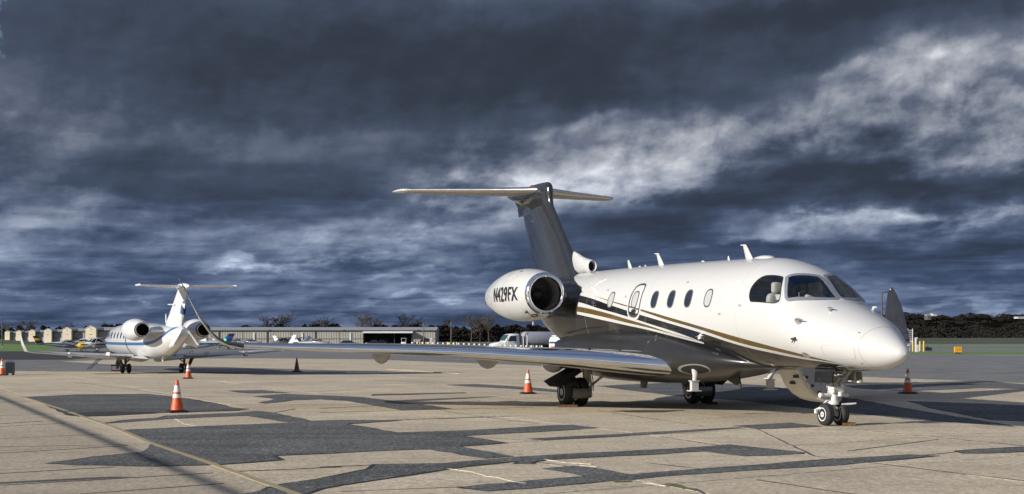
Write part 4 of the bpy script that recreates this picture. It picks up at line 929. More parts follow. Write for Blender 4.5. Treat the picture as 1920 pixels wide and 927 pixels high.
# ------------------------------------------------------------------ the white jet behind (local: x aft of the main gear, y starboard)
HD = R(27); wj = empty('white_jet', (-16.15, 63.2, 0), math.atan2(-math.cos(HD), math.sin(HD))); wj.scale = (1, 1, .94)
tag(wj, 'smaller white jet with blue stripes seen from behind at left', 'jet aircraft')
JW = mat('jet_white', (.60, .60, .61), .35, coat=.25, var=.03)
def jet_stripe():
    m = bpy.data.materials.new('white_jet_livery'); m.use_nodes = True; nt = m.node_tree; g = G(nt); b = nt.nodes['Principled BSDF']
    a, s, z = g.xyz(g.n('ShaderNodeTexCoord').outputs['Object'])
    an = g.m('DIVIDE', g.m('ADD', a, 10.), 20.)
    zc = g.curve(an, [(0, 1.40/4), (.30, 1.38/4), (.55, 1.40/4), (.62, 1.50/4), (.68, 1.80/4), (.72, 2.1/4), (1, 3.4/4)])
    d = g.m('SUBTRACT', g.m('MULTIPLY', z, .25), zc)
    st = g.m('MULTIPLY', g.m('GREATER_THAN', d, -.018), g.m('LESS_THAN', d, .018))
    bnd = g.m('MULTIPLY', g.m('GREATER_THAN', a, -2.55), g.m('LESS_THAN', a, -2.35))
    c = g.mix(st, (.60, .60, .61), (.02, .12, .32)); c = g.mix(bnd, c, (.02, .02, .02))
    g.put(b.inputs['Base Color'], c); b.inputs['Roughness'].default_value = .25; b.inputs['Coat Weight'].default_value = .6; return m
st = [(-9.8, 1.30, 1.45, .05), (-9.2, 1.05, 1.70, .40), (-8.2, .86, 1.98, .64), (-7.2, .78, 2.32, .76), (-5.5, .74, 2.42, .82), (-3, .72, 2.42, .82), (-1, .72, 2.40, .82), (.5, .68, 2.36, .80), (1.6, .70, 2.30, .74), (2.8, .90, 2.28, .60), (4.0, 1.24, 2.24, .42), (5.0, 1.55, 2.20, .27), (5.5, 1.72, 2.12, .18)]
wf = MB().loft(oval_body(st, 32)).build('fuselage', jet_stripe(), wj, smooth=60)
for k in range(6):
    a0 = -2.9-.75*k
    for sg in (1, -1):
        q = MB(); q.loft([[Vector((a0+.13*math.cos(R(d)), sg*(.825*math.sqrt(max(.01, 1-((1.80+.18*math.sin(R(d))-1.57)/.85)**2))+.006), 1.80+.18*math.sin(R(d)))) for d in range(0, 360, 24)], [Vector((a0, sg*(.825*math.sqrt(1-((1.80-1.57)/.85)**2)+.008), 1.80))]*15], False, False); q.build('cabin_window', PANE, wf)
ws = [(-2.2, .4, .66, 2.9, .12, 0, 1), (-1.9, 1.0, .72, 2.6, .115, 0, 1), (-.6, 3.4, .90, 1.7, .11, 0, 1), (.55, 5.5, 1.04, 1.0, .10, 0, 1)]
wl = [(.55, 5.5, 1.04, 1.0, .09, 0, 1), (.75, 5.75, 1.10, .9, .08, -.5, .85), (1.05, 5.9, 1.4, .7, .07, -.94, .33), (1.45, 6.03, 1.82, .42, .07, -.96, .25)]
for sg in (1, -1):
    def fx(q): return q if sg > 0 else q.mirror()
    w = fx(MB().loft(span(ws, 12))).build('wing', JW, wj, smooth=40)
    fx(MB().loft(span(wl, 10))).build('winglet', JW, w, smooth=50)
    fx(MB().loft(span([(.33, 1.2, .80, .62, .10, 0, 1), (.95, 3.4, .88, .45, .1, 0, 1)], 8))).build('flap', mat('flap_grey', (.30, .29, .27), .4), w)
    for s0 in (2.2, 3.9):
        te = -.6+(s0-3.4)*.55+1.7-.33*(s0-3.4); fx(MB().loft(oval_body([(te-.6+.8*t, .78, .98+.04, .02+.07*math.sin(math.pi*t), s0) for t in [i/8 for i in range(9)]], 10))).build('flap_fairing', JW, w, smooth=60)
    o = Vector((1.1, 1.32*sg, 2.06))
    n_ = MB().lathe(o, (1, 0, 0), [(0, .34), (.05, .40), (.4, .48), (1.0, .52), (1.6, .48), (2.0, .40), (2.25, .33)], 36, False).build('nacelle', JW, wj, smooth=60)
    MB().lathe(o, (1, 0, 0), [(0, .34), (-.015, .32), (.03, .30), (.5, .30), (.6, 0)], 32, False).build('inlet', CHROME, n_, smooth=60)
    MB().lathe(o, (1, 0, 0), [(2.25, .33), (2.4, .28), (2.4, .265), (1.9, .26), (1.88, .0)], 32, False).build('exhaust', DARKIN, n_, smooth=50)
    MB().lathe(o, (1, 0, 0), [(2.28, .31), (2.42, .29), (2.425, .275)], 32, False).build('exhaust_rim', BRUSH, n_, smooth=50)
    fx(MB().loft(span([(1.5, .35, 1.97, 2.3, .12, 0, 1), (1.5, .95, 1.99, 2.1, .12, 0, 1)], 10))).build('pylon', JW, wj)
    fx(MB().prism([(4.0, .20, 1.50), (5.55, .12, 1.98), (5.75, .50, 1.36), (5.2, .58, 1.24)], (.0, .03, .035))).build('ventral_strake', JW, wj, smooth=0)
    gm = MB(); gm.tube([(0, 1.32*sg, .85), (.02, 1.32*sg, .30)], [.06, .05], 10); gm.tube([(0, 1.32*sg, .22), (.0, 1.15*sg, .22)], .04, 8); gm.tube([(-.1, .9*sg, .85), (0, 1.3*sg, .5)], .03, 8)
    gg = gm.build('main_gear', STEEL, wj)
    for ds in (-.14, .14): wheel((.05, (1.32+ds)*sg, .225), .225, .15, gg, STEEL)
    fx(MB().box((.05, 1.62, .58), (.55, .03, .5), Matrix.Rotation(R(-24), 3, 'X'))).build('gear_door', STEEL, gg, smooth=0)
mb = MB(); mb.loft([[Vector((le+(te-le)*x, (te-le)*y, z)) for x, y in foil(12, .11)] for z, le, te in ((2.1, 2.0, 5.0), (2.45, 2.45, 5.1), (3.2, 3.5, 5.5), (3.95, 4.5, 5.85))]); wfin = mb.build('fin', JW, wj, smooth=50)
for sg in (1, -1):
    P = [(4.05, 2.95), (5.0, 2.95), (5.25, 2.55), (4.45, 2.55)]
    q = MB(); P3 = [(4.92, 2.80), (5.30, 2.70), (5.40, 3.00), (5.12, 3.16)]
    q.prism([Vector((a, sg*(.155 if a < 4.9 else .055), z)) for a, z in P3], (0, .012*sg, 0)); q.build('fin_stripe', BLUE, wfin, smooth=0)
mb = MB(); mb.prism([(4.42, -.04, 2.22), (5.03, -.025, 2.22), (5.2, -.025, 2.7), (4.7, -.04, 2.7)], (0, .08, 0)); mb.build('rudder_trim', mat('rudder_grey', (.42, .40, .37), .4), wfin, smooth=0)
MB().loft(oval_body([(4.35, 3.88, 4.0, .03), (4.55, 3.8, 4.12, .12), (5.2, 3.8, 4.14, .15), (5.9, 3.86, 4.08, .10), (6.25, 3.94, 4.0, .02)], 16)).build('bullet_fairing', JW, wfin, smooth=60)
for sg in (1, -1):
    q = MB().loft(span([(4.5, .05, 3.97, 1.35, .10, 0, 1), (5.2, 1.25, 3.98, .95, .10, 0, 1), (5.6, 1.97, 3.99, .68, .10, 0, 1)], 10)); q = q if sg > 0 else q.mirror(); q.build('tailplane', JW, wj, smooth=40)
    MB().lathe((5.5, 1.99*sg, 4.0), (1, 0, 0), [(-.2, .01), (-.1, .05), (.6, .05), (.8, .01)], 10).build('tailplane_tip', JW, wj)
MB().tube([(2.2, 0, 2.38), (2.1, 0, 2.78), (2.2, 0, 2.80)], [.05, .03, .02], 8).build('blade_antenna', JW, wj)
MB().tube([(4.25, -.12, 3.2), (4.05, -.38, 3.2)], [.03, .02], 8).build('fin_probe', JW, wj)
MB().tube([(1.5, 0, .76), (1.5, 0, .56)], [.05, .04], 8).build('drain_mast', JW, wj)
MB().tube([(-.2, -.9, .85), (-.3, -.4, .72), (-.2, .9, .85)], .03, 6).build('gear_link', STEEL, wj)
q = MB(); q.tube([(-6.3, -.9, .9), (-6.4, -1.75, .03)], .03, 6); q.tube([(-6.9, -.9, .9), (-7.0, -1.75, .03)], .03, 6)
for k in range(3): q.box((-6.65, -1.05-.2*k, .72-.2*k), (.6, .2, .03))
q.build('airstair', STEEL, wj)
MB().tube([(-8.0, 0, .95), (-8.0, 0, .25)], .05, 8).build('nose_gear', STEEL, wj)
for ds in (-.1, .1): wheel((-8.0, ds, .2), .2, .12, wj, STEEL, name='nose_tyre')
# tool cart beside the white jet's left wheels
p = gp(222, 699.5); tc_ = empty('tow_bar', (p.x+.25, p.y-.3, .001), .25); tc_.scale = (.5, .6, .95); tag(tc_, 'low dark tow bar with orange bar beside the left wheels of the white jet', 'tow bar')
q = MB(); q.tube([(-.9, 0, .35), (-.9, 0, .06)], .025, 6); q.box((-.45, 0, .37), (1.0, .25, .07)); q.box((-.25, 0, .52), (.5, .22, .2)); q.build('frame', STEEL, tc_, smooth=0)
MB().tube([(-.9, 0, .10), (.2, 0, .12)], .03, 6).build('bar', ORANGE, tc_)

# ------------------------------------------------------------------ light aircraft
def text_mesh(body, size, m, parent, M4, name='registration'):
    tc = bpy.data.curves.new('t', 'FONT'); tc.body = body; tc.size = size; tc.offset = size*.02; tc.extrude = .004; tc.align_x = 'CENTER'; tc.align_y = 'CENTER'
    to = bpy.data.objects.new('t', tc); C.objects.link(to); bpy.context.view_layer.update()
    me = bpy.data.meshes.new_from_object(to.evaluated_get(bpy.context.evaluated_depsgraph_get())); bpy.data.objects.remove(to)
    me.transform(M4); me.materials.clear(); me.materials.append(m); o = bpy.data.objects.new(name, me); C.objects.link(o); o.parent = parent; return o
def light_plane(loc, rz, high, body, tail, trim, label, nose=None, sc=1., reg=None, stripe=None):
    r = empty('light_aircraft', loc, rz); r.scale = (sc,)*3
    tag(r, label, 'light aircraft', 'light aircraft parked by the hangars')
    f = MB().loft(oval_body([(-2.3, .75, 1.25, .18), (-2.0, .62, 1.42, .40), (-1.2, .55, 1.50, .52), (-.7, .55, 1.56 if high else 1.52, .56), (-.2, .55, 1.98 if high else 1.85, .56), (.7, .57, 2.02 if high else 1.88, .55), (1.6, .68, 1.75 if high else 1.55, .42), (3.0, .90, 1.45, .25), (4.6, 1.08, 1.32, .10), (5.2, 1.14, 1.26, .03)], 20, 2.4)).build('fuselage', body, r, smooth=50)
    if nose: MB().loft(oval_body([(-2.31, .74, 1.26, .19), (-2.0, .61, 1.43, .41), (-1.45, .555, 1.49, .50)], 20, 2.4)).build('cowling', nose, f, smooth=50)
    if stripe: MB().loft(oval_body([(-1.9, 1.02, 1.22, .46), (-1.2, 1.0, 1.24, .535), (.7, 1.02, 1.3, .575), (1.6, 1.05, 1.30, .44), (3., 1.16, 1.34, .26), (4.8, 1.2, 1.32, .09)], 14, 6)).build('stripe', stripe, f, smooth=30)
    MB().lathe((-2.3, 0, 1.0), (-1, 0, 0), [(0, .17), (.15, .14), (.33, .02)], 14).build('spinner', nose or body, r)
    q = MB()
    for s in (1, -1): q.box((-2.42, 0, 1.0+s*.5), (.03, .12, .85), Matrix.Rotation(R(12*s), 3, 'Z'))
    q.build('propeller', BLACK, r, smooth=0)
    zw, aw = (2.03, -.35) if high else (.72, -.45)
    for sg in (1, -1):
        w = MB().loft(span([(aw, .2, zw, 1.55, .12, 0, 1), (aw+.02, 2.6, zw+(.02 if high else .16), 1.5, .12, 0, 1), (aw+.15, 5.0, zw+(.06 if high else .34), 1.1, .11, 0, 1), (aw+.3, 5.25, zw+(.07 if high else .36), .8, .08, 0, 1)], 10)); w = w if sg > 0 else w.mirror(); w.build('wing', body, r, smooth=40)
        t = MB().loft(span([(4.2, .05, 1.25, 1.0, .1, 0, 1), (4.45, 1.6, 1.28, .7, .1, 0, 1)], 8)); t = t if sg > 0 else t.mirror(); t.build('tailplane', body, r, smooth=40)
        if high: MB().tube([(-.1, .52*sg, .72), (.1, 2.6*sg, 1.98)], .045, 8).build('wing_strut', body, r)
        MB().tube([(.35, .4*sg, .6), (.4, 1.15*sg, .25)], [.06, .04], 8).build('gear_leg', body, r)
        wheel((.4, 1.2*sg, .2), .2, .13, r, GEARW)
        # glazing
        q = MB(); zt, zb = (1.88, 1.50) if high else (1.72, 1.42)
        q.prism([Vector((-.55, sg*.565, zb)), Vector((-.15, sg*.50, zt)), Vector((.75, sg*.50, zt)), Vector((1.35, sg*.47, zb))], (0, .02*sg, 0)); q.build('side_window', PANE, f, smooth=0)
    q = MB(); zt, zb = (1.93, 1.54) if high else (1.80, 1.50); q.prism([Vector((-.78, -.42, zb)), Vector((-.28, -.36, zt)), Vector((-.28, .36, zt)), Vector((-.78, .42, zb))], (-.03, 0, .02)); q.build('windscreen', PANE, f, smooth=0)
    MB().tube([(-1.7, 0, .6), (-1.75, 0, .2)], [.05, .04], 8).build('nose_leg', BRUSH, r); wheel((-1.75, 0, .18), .18, .12, r, GEARW)
    fn = MB().loft([[Vector((le+(te-le)*x, (te-le)*y, z)) for x, y in foil(8, .10)] for z, le, te in ((1.2, 3.6, 5.1), (1.5, 4.1, 5.2), (2.45, 4.9, 5.65))]).build('fin', tail, r, smooth=50)
    if trim:
        q = MB(); q.loft([[Vector((le+(te-le)*x, (te-le)*y*1.12, z)) for x, y in foil(8, .10)] for z, le, te in ((1.75, 4.33, 5.31), (2.1, 4.62, 5.5))]); q.build('fin_stripe', trim, fn, smooth=50)
    if reg:
        for sg in (1, -1):
            M4 = Matrix.Translation((2.75, sg*.33, 1.12)) @ Matrix.Rotation(R(90), 4, 'X')
            M4 = Matrix.Translation((2.95, sg*.315, 1.11)) @ Matrix.Rotation(R(-6.5*sg if sg < 0 else -6.5), 4, 'Z') @ (Matrix.Rotation(R(180), 4, 'Z') if sg > 0 else Matrix.Identity(4)) @ Matrix.Rotation(R(90), 4, 'X') if sg > 0 else Matrix.Translation((2.95, -.315, 1.11)) @ Matrix.Rotation(R(6.5), 4, 'Z') @ Matrix.Rotation(R(90), 4, 'X')
            text_mesh(reg, .40, NAVY, r, M4)
    return r
LW = mat('light_plane_white', (.66, .66, .67), .3, coat=.4, var=.03)
LG = mat('light_plane_grey', (.42, .43, .46), .35, coat=.3, var=.05)
LB = mat('light_plane_blue', (.30, .36, .48), .35, coat=.3, var=.05)
LD = mat('light_plane_dull', (.17, .175, .19), .4, coat=.2, var=.08)
def at(x, Y): return on_ground(x, Y)
light_plane(at(176, 206), R(24), True, LW, MAROON, None, 'white high wing light aircraft with maroon tail and yellow nose, left of the white jet', YELP, 1.0, None, MAROON)
light_plane(at(131, 222), R(205), False, LG, BLACK, AMBER, 'grey blue low wing light aircraft with black and orange tail facing right', None, 1., None, NAVY)
light_plane(at(152, 262), R(14), False, LG, LG, None, 'plain grey low wing aircraft parked behind the maroon tailed one', None)
light_plane(at(352, 178), R(14), False, LW, NAVY, BLUE, 'white and blue low wing aircraft lettered on its side, right of the white jet', None, 1.05, 'N4475J', BLUE)
light_plane(at(422, 250), R(150), False, LD, LW, BLUE, 'light aircraft whose white fin with blue stripes stands above the wing tip', None, 1.12)
light_plane(at(444, 268), R(160), False, LD, LW, None, 'light aircraft with short plain white fin, second fin along the hangar', None)
light_plane(at(471, 268), R(162), False, LD, LW, NAVY, 'light aircraft with small dark marked fin, third along the hangar', None, .95)
light_plane(at(527, 262), R(20), True, LD, LB, None, 'high wing light aircraft with pale blue fin before the hangar doors', None)
light_plane(at(557, 268), R(155), True, LD, LW, None, 'high wing light aircraft right of the raised white winglet of the smaller jet', None)
light_plane(at(596, 256), R(158), False, LD, LW, BLUE, 'light aircraft with pale fin edged blue, rightmost fin before the parked blue car', None)

# ------------------------------------------------------------------ hangars
SID = lambda nm, c: mat(nm, c, .6, var=.07, vscale=.4)
M_WALL = SID('metal_siding_grey', (.27, .265, .24)); M_CREAM = SID('siding_cream', (.68, .59, .44)); M_ROOF = SID('roof_metal', (.30, .30, .31)); M_POST = SID('white_trim', (.62, .62, .60))
M_TRIM = SID('dark_trim', (.05, .05, .05)); M_DOORP = SID('door_panel_tan', (.33, .32, .285)); M_PALE = SID('pale_door', (.45, .46, .52))
def ribs(mb, x0, x1, y, z0, z1, step):
    n = int((x1-x0)/step)
    for i in range(n+1):
        x = x0+(x1-x0)*i/max(1, n); mb.box((x, y-.025, (z0+z1)/2), (.10, .05, z1-z0))
def hangar(x_left, Y, L, label, bays, openbay=None):
    z0 = terr(-60, Y)-.05; XL = (x_left-960)/FPX*Y
    r = empty('hangar', (XL, Y, z0)); tag(r, label, 'hangar', 'rows of metal aircraft hangars')
    H, D = 3.75, 14.
    q = MB(); q.box((L/2+1.3, D-.1, H/2), (L-2.6, .2, H)); q.box((L-.1, D/2, H/2), (.2, D, H)); q.box((1.4, D/2+1, H/2), (.2, D-2, H)); q.build('wall', M_WALL, r, smooth=0)
    q = MB(); q.prism([(1.2, -.35, H), (1.2, D+.3, H), (1.2, D*.42, H+.78)], (L-1.0, 0, 0)); q.build('roof', M_ROOF, r, smooth=0)
    q = MB(); q.box((L/2+.7, -.37, H-.06), (L-1., .06, .16)); q.build('eave_trim', M_TRIM, r, smooth=0)
    # gable end room
    q = MB(); w = 2.5; q.prism([(0, -1.6, 0), (w, -1.6, 0), (w, -1.6, 4.15), (w/2, -1.6, 4.72), (0, -1.6, 4.15)], (0, 6, 0)); ge = q.build('gable_end', M_CREAM, r, smooth=0)
    q = MB(); q.prism([(-.08, -1.7, 4.16), (w/2, -1.7, 4.78), (w+.08, -1.7, 4.16), (w+.08, -1.7, 4.24), (w/2, -1.7, 4.88), (-.08, -1.7, 4.24)], (0, 6.2, 0)); q.build('gable_trim', M_POST, ge, smooth=0)
    q = MB(); q.box((w/2, -1.62, 2.75), (.5, .06, .12)); q.build('vent', BLACK, ge, smooth=0)
    q = MB(); q.box((w/2, -1.63, 4.1), (.06, .05, .6)); q.build('downspout', GREYP, ge, smooth=0)
    bw = (L-2.6)/bays
    for i in range(bays):
        x0 = 2.6+bw*i; x1 = x0+bw
        if openbay and openbay[0] <= i < openbay[1]:
            continue
        q = MB(); q.box(((x0+x1)/2, .05, H/2-.1), (bw-.08, .1, H-.2)); ribs(q, x0+.2, x1-.2, 0, .1, H-.25, .55); dp = q.build('hangar_door', M_DOORP, r, smooth=0)
        q = MB(); q.box(((x0+x1)/2, -.08, 1.75), (bw-.1, .05, .10)); q.build('door_rail', M_TRIM, dp, smooth=0)
        if i % 2 == 0:
            q = MB(); q.box((x0+bw*.46, -.12, H/2-.2), (.32, .12, H-.7)); q.build('door_post', M_POST, dp, smooth=0)
        else:
            q = MB(); q.box((x0+.04, -.12, H/2-.15), (.22, .1, H-.3)); q.build('door_seam', M_TRIM, dp, smooth=0)
        if i % 3 == 0 and Y > 380:
            q = MB(); q.box(((x0+x1)/2, -.1, .9), (bw*.6, .06, 1.7)); q.build('pale_panel', M_PALE, dp, smooth=0)
    if openbay:
        x0 = 2.6+bw*openbay[0]; x1 = 2.6+bw*openbay[1]
        q = MB(); q.box(((x0+x1)/2, 8, H/2), (x1-x0, .2, H)); q.box((x0, 4, H/2), (.15, 8, H)); q.box((x1, 4, H/2), (.15, 8, H)); q.box(((x0+x1)/2, 4, H-.1), (x1-x0, 8, .1)); q.box(((x0+x1)/2+1.6, 4, H/2), (.12, 8, H)); q.build('bay_interior', SID('bay_dark', (.06, .06, .06)), r, smooth=0)
        q = MB(); q.box(((x0+x1)/2+.15, -1.0, H-.42), (x1-x0+.4, 2.0, .12), Matrix.Rotation(R(10), 3, 'X')); q.build('raised_door', SID('raised_door_white', (.72, .72, .70)), r, smooth=0)
    for k in range(5):
        q = MB(); q.box((8+k*(L-12)/4, -.45, H+.05), (.3, .2, .18)); q.build('roof_lamp', BLACK, r, smooth=0)
    return r
hangar(164, 330, 82.3, 'longest grey metal hangar, with an open bay at its right end', 14, (11, 13))
for x_, Y_, lb in ((120.5, 394, 'cream gabled hangar row just left of the largest gable'), (85.5, 471, 'cream gabled hangar row third from the largest gable'), (56.5, 558, 'cream gabled hangar row behind the winglet of the white jet'),
                   (32, 648, 'small distant cream gabled hangar, second from the left end of the rows'), (11, 726, 'smallest and leftmost cream gabled hangar of the rows')):
    hangar(x_, Y_, 70, lb, 8)

# ------------------------------------------------------------------ vehicles
CARB = mat('car_blue', (.04, .07, .13), .25, coat=.8); CARK = mat('car_black', (.010, .010, .014), .25, coat=.8); CARW = mat('truck_white', (.70, .71, .72), .3, coat=.5, var=.04)
def car(loc, rz, m, label, suv=False, pickup=False, cat='car', grp='cars parked at the hangar'):
    r = empty('parked_car' if cat == 'car' else cat.replace(' ', '_'), loc, rz); tag(r, label, cat, grp)
    h = 1.75 if suv else 1.45
    low = oval_body([(-2.2, .45, .80, .70), (-2.0, .32, .92, .84), (-1.0, .28, 1.0, .88), (1.2, .28, 1.0, .88), (2.0, .32, .96, .84), (2.2, .45, .85, .74)], 20, 4.5)
    b = MB().loft(low).build('body', m, r, smooth=40)
    cab = [(-.9, .9, 1.0, .80), (-.25, .9, h-.06, .68), (.3, .9, h, .68), (.9 if pickup else 1.4, .9, h-.04, .66), (1.1 if pickup else 2.0, .9, 1.0, .74)]
    MB().loft(oval_body(cab, 20, 4.)).build('cabin', PANE, b, smooth=40)
    MB().loft(oval_body([(-.22, h-.1, h+.005, .66), (.3, h-.1, h+.03, .67), (.95 if pickup else 1.45, h-.1, h, .65)], 16, 4)).build('roof', m, b, smooth=40)
    for a in (-1.35, 1.35):
        for s in (-.8, .8): wheel((a, s, .33), .33, .22, r, BRUSH)
    for s in (-.6, .6): MB().box((-2.17, s, .72), (.06, .28, .12)).build('headlight', REFL, b, smooth=0)
    return r
car(at(656, 300), R(180), CARB, 'dark blue hatchback parked before the hangar doors left of the open bay')
car(at(704, 328), R(178), CARK, 'black pickup truck inside the open hangar bay', False, True)
car(at(722, 331), R(120), CARK, 'dark off road car nose out inside the open hangar bay', True)
car(at(793, 322), R(8), CARK, 'black car with red lights behind the left group of yellow bollards', True)
p = at(757, 322); gc = empty('golf_cart', p, R(95)); tag(gc, 'small white golf cart in front of the hangar bay partition', 'golf cart')
MB().loft(oval_body([(-1.2, .35, .75, .5), (-.9, .25, 1.0, .6), (-.2, .25, .6, .62), (.6, .3, .95, .62), (1.2, .35, .9, .55)], 16, 4)).build('body', CARW, gc, smooth=40)
q = MB(); q.box((.1, 0, 1.85), (1.7, 1.2, .06)); [q.tube([(a, s, .9), (a, s, 1.85)], .025, 6) for a in (-.65, .8) for s in (-.5, .5)]; q.build('canopy', CARW, gc, smooth=0)
for a in (-.8, .8):
    for s in (-.5, .5): wheel((a, s, .22), .22, .16, gc, STEEL)
# fuel truck with long bonnet (x forward is -1)
ft = empty('fuel_truck', at(978, 190), R(20)); tag(ft, 'white bonneted fuel truck with long grey tank, behind the wing below the engine', 'truck', 'fuel trucks on the far ramp')
MB().loft(oval_body([(-4.45, .75, 1.15, .75), (-4.3, .55, 1.32, .90), (-3.6, .55, 1.50, .98), (-2.75, .6, 1.62, 1.02)], 20, 4.5)).build('bonnet', CARW, ft, smooth=40)
cb = MB().loft(oval_body([(-2.85, .6, 1.60, 1.05), (-2.6, .6, 1.95, 1.08), (-2.15, .6, 2.55, 1.05), (-1.6, .6, 2.66, 1.05), (-.75, .6, 2.62, 1.05), (-.7, .6, 2.5, 1.03)], 24, 7)).build('cab', CARW, ft, smooth=40)
for s in (1, -1):
    MB().prism([(-2.35, s*1.05, 1.62), (-2.0, s*1.05, 2.35), (-1.15, s*1.05, 2.35), (-1.15, s*1.05, 1.62)], (0, s*.035, 0)).build('door_window', PANE, cb, smooth=0)
    MB().box((-1.75, s*1.075, 1.2), (1.3, .02, .9)).build('door', CARW, cb, smooth=0)
    MB().tube([(-2.3, s*1.05, 1.7), (-2.5, s*1.3, 1.75), (-2.5, s*1.3, 2.2)], .035, 6).build('mirror', BLACK, cb)
    MB().box((-4.32, s*.66, 1.02), (.16, .34, .22)).build('headlight', REFL, ft, smooth=0)
    MB().tube([(-.5, s*.95, .7), (-.5, s*.95, 2.75), (-.35, s*.95, 2.9)], .07, 10).build('exhaust_stack', STEEL, ft)
    MB().lathe((-3.5, s*.68, .5), (0, s, 0), [(0, 0), (0, .5), (.32, .5), (.32, .42), (.30, .0)], 24, False).build('front_tyre', RUBBER, ft)
    for a in (2.8, 4.0): MB().lathe((a, s*.62, .5), (0, s, 0), [(0, 0), (0, .5), (.45, .5), (.45, .42), (.40, .0)], 24, False).build('rear_tyre', RUBBER, ft)
MB().prism([(-2.80, -.95, 1.66), (-2.80, .95, 1.66), (-2.26, .92, 2.46), (-2.26, -.92, 2.46)], (-.05, 0, .03)).build('windscreen', mat('teal_glass', (.02, .06, .06), .05, coat=.6), cb, smooth=0)
tk = MB().loft(oval_body([(.15, 1.25, 2.55, .75), (.25, 1.0, 2.85, 1.02), (.5, .95, 2.93, 1.10), (5.2, .95, 2.93, 1.10), (5.4, 1.0, 2.85, 1.02), (5.5, 1.25, 2.55, .75)], 28, 2.6)).build('tank', mat('tank_grey', (.36, .37, .41), .3, metal=.3, coat=.4, var=.05), ft, smooth=40)
MB().box((2.8, 0, .78), (5.6, .8, .25)).build('chassis', BLACK, ft, smooth=0)
q = MB(); q.box((1.5, -1.05, .85), (1.9, .2, .6)); q.build('pump_cabinet', mat('cabinet_grey', (.10, .10, .105), .5), ft, smooth=0)
for k in range(4): MB().box((.85+.45*k, -1.17, .85), (.12, .03, .42)).build('gauge', REFL, ft, smooth=0)
MB().tube([(-.1, -1.0, .8), (-.15, -1.0, 2.6), (.2, -.9, 2.85), (.45, -1.02, 2.2), (.4, -1.05, .9)], .06, 8).build('hose', CARW, ft)
MB().box((2.8, 0, 2.95), (4.6, .5, .06)).build('walkway', STEEL, tk, smooth=0)
# cab-over truck
f2 = empty('tank_truck', at(1056, 184), R(42)); tag(f2, 'white flat fronted truck half hidden behind the tail of the big jet', 'truck', 'fuel trucks on the far ramp')
cb = MB().loft(oval_body([(-1.6, .55, 1.9, 1.0), (-1.5, .45, 2.1, 1.04), (-1.25, .45, 2.38, 1.04), (.2, .45, 2.42, 1.03), (.3, .45, 2.35, 1.0)], 24, 7)).build('cab', CARW, f2, smooth=40)
MB().prism([(-1.63, -.92, 1.30), (-1.63, .92, 1.30), (-1.38, .9, 2.22), (-1.38, -.9, 2.22)], (-.04, 0, .01)).build('windscreen', MATS['teal_glass'], cb, smooth=0)
MB().box((-1.60, 0, .85), (.06, 1.5, .16)).build('grille', RED, cb, smooth=0)
for s in (1, -1):
    MB().prism([(-1.15, s*1.03, 1.35), (-1.0, s*1.03, 2.15), (-.1, s*1.03, 2.15), (-.1, s*1.03, 1.35)], (0, s*.03, 0)).build('door_window', PANE, cb, smooth=0)
    MB().box((-1.62, s*.75, .72), (.08, .28, .18)).build('headlight', REFL, cb, smooth=0)
    MB().lathe((-.7, s*.65, .45), (0, s, 0), [(0, 0), (0, .45), (.3, .45), (.3, .36), (.28, .0)], 24, False).build('front_tyre', RUBBER, f2)
    MB().lathe((2.8, s*.6, .45), (0, s, 0), [(0, 0), (0, .45), (.42, .45), (.42, .36), (.4, .0)], 24, False).build('rear_tyre', RUBBER, f2)
MB().loft(oval_body([(.6, 1.0, 2.0, .7), (.75, .8, 2.2, .95), (3.6, .8, 2.2, .95), (3.75, 1.0, 2.0, .7)], 24, 2.6)).build('tank', MATS['tank_grey'], f2, smooth=40)
MB().box((1.8, 0, .65), (4.4, .8, .2)).build('chassis', BLACK, f2, smooth=0)

# ------------------------------------------------------------------ bollards, poles, sign, tank stand
b0 = None
def bollard(loc, h, lb):
    global b0
    if b0 is None:
        b0 = empty('bollard'); MB().lathe((0, 0, 0), (0, 0, 1), [(0, .11), (1.0, .11), (1.05, .09), (1.08, .03)], 14).build('post', YELP, b0, smooth=50)
        MB().lathe((0, 0, 0), (0, 0, 1), [(0, .14), (.03, .14), (.03, .115)], 14, False).build('collar', STEEL, b0)
        r = b0
    else: r = copy_tree(b0)
    r.location = loc; r.scale = (1, 1, h); tag(r, lb, 'bollard', 'yellow bollards on the ramp'); return r
nm = ['first', 'second', 'third', 'fourth']
for i, x in enumerate((787.5, 792, 799, 804)): bollard(at(x, 262), 1.25, f'{nm[i]} yellow bollard from the left before the black car by the hangar')
for i, x in enumerate((839, 843, 851.5, 856.5)): bollard(at(x, 252), 1.25, f'{nm[i]} yellow bollard from the left around the thin lamp post')
bollard(at(1711.5, 213), 1.55, 'yellow bollard below the tank ladder right of the jet nose'); bollard(at(1725, 222), 1.5, 'yellow bollard in the middle between the white post and the outer bollard'); bollard(at(1732, 211), 1.55, 'rightmost yellow bollard beside the low dark equipment')
def lamp_post(x, Y, top_y, arm, lb, armdir=1):
    p = at(x, Y); h = CAM_H-(top_y-HOR)/FPX*Y-p.z; r = empty('lamp_post', p); tag(r, lb, 'lamp post', 'lamp posts around the airfield')
    MB().tube([(0, 0, 0), (0, 0, h)], [.13, .08], 10).build('pole', STEEL, r)
    if arm: MB().tube([(0, 0, h-.05), (armdir*arm, 0, h+.08)], .05, 6).build('arm', STEEL, r)
    MB().box((armdir*(arm+.3) if arm else 0, 0, h+.06), (.7, .35, .14)).build('lamp_head', STEEL, r, smooth=0)
    MB().box((0, 0, .1), (.4, .4, .2)).build('footing', GEARG, r, smooth=0)
lamp_post(794.5, 290, 604.5, 0, 'slim dark lamp post before the right end of the long hangar')
lamp_post(846, 280, 603, 0, 'thin lamp post standing over the right group of bollards')
lamp_post(1653.5, 160, 549, .55, 'dark lamp post with a short arm behind the jet nose')
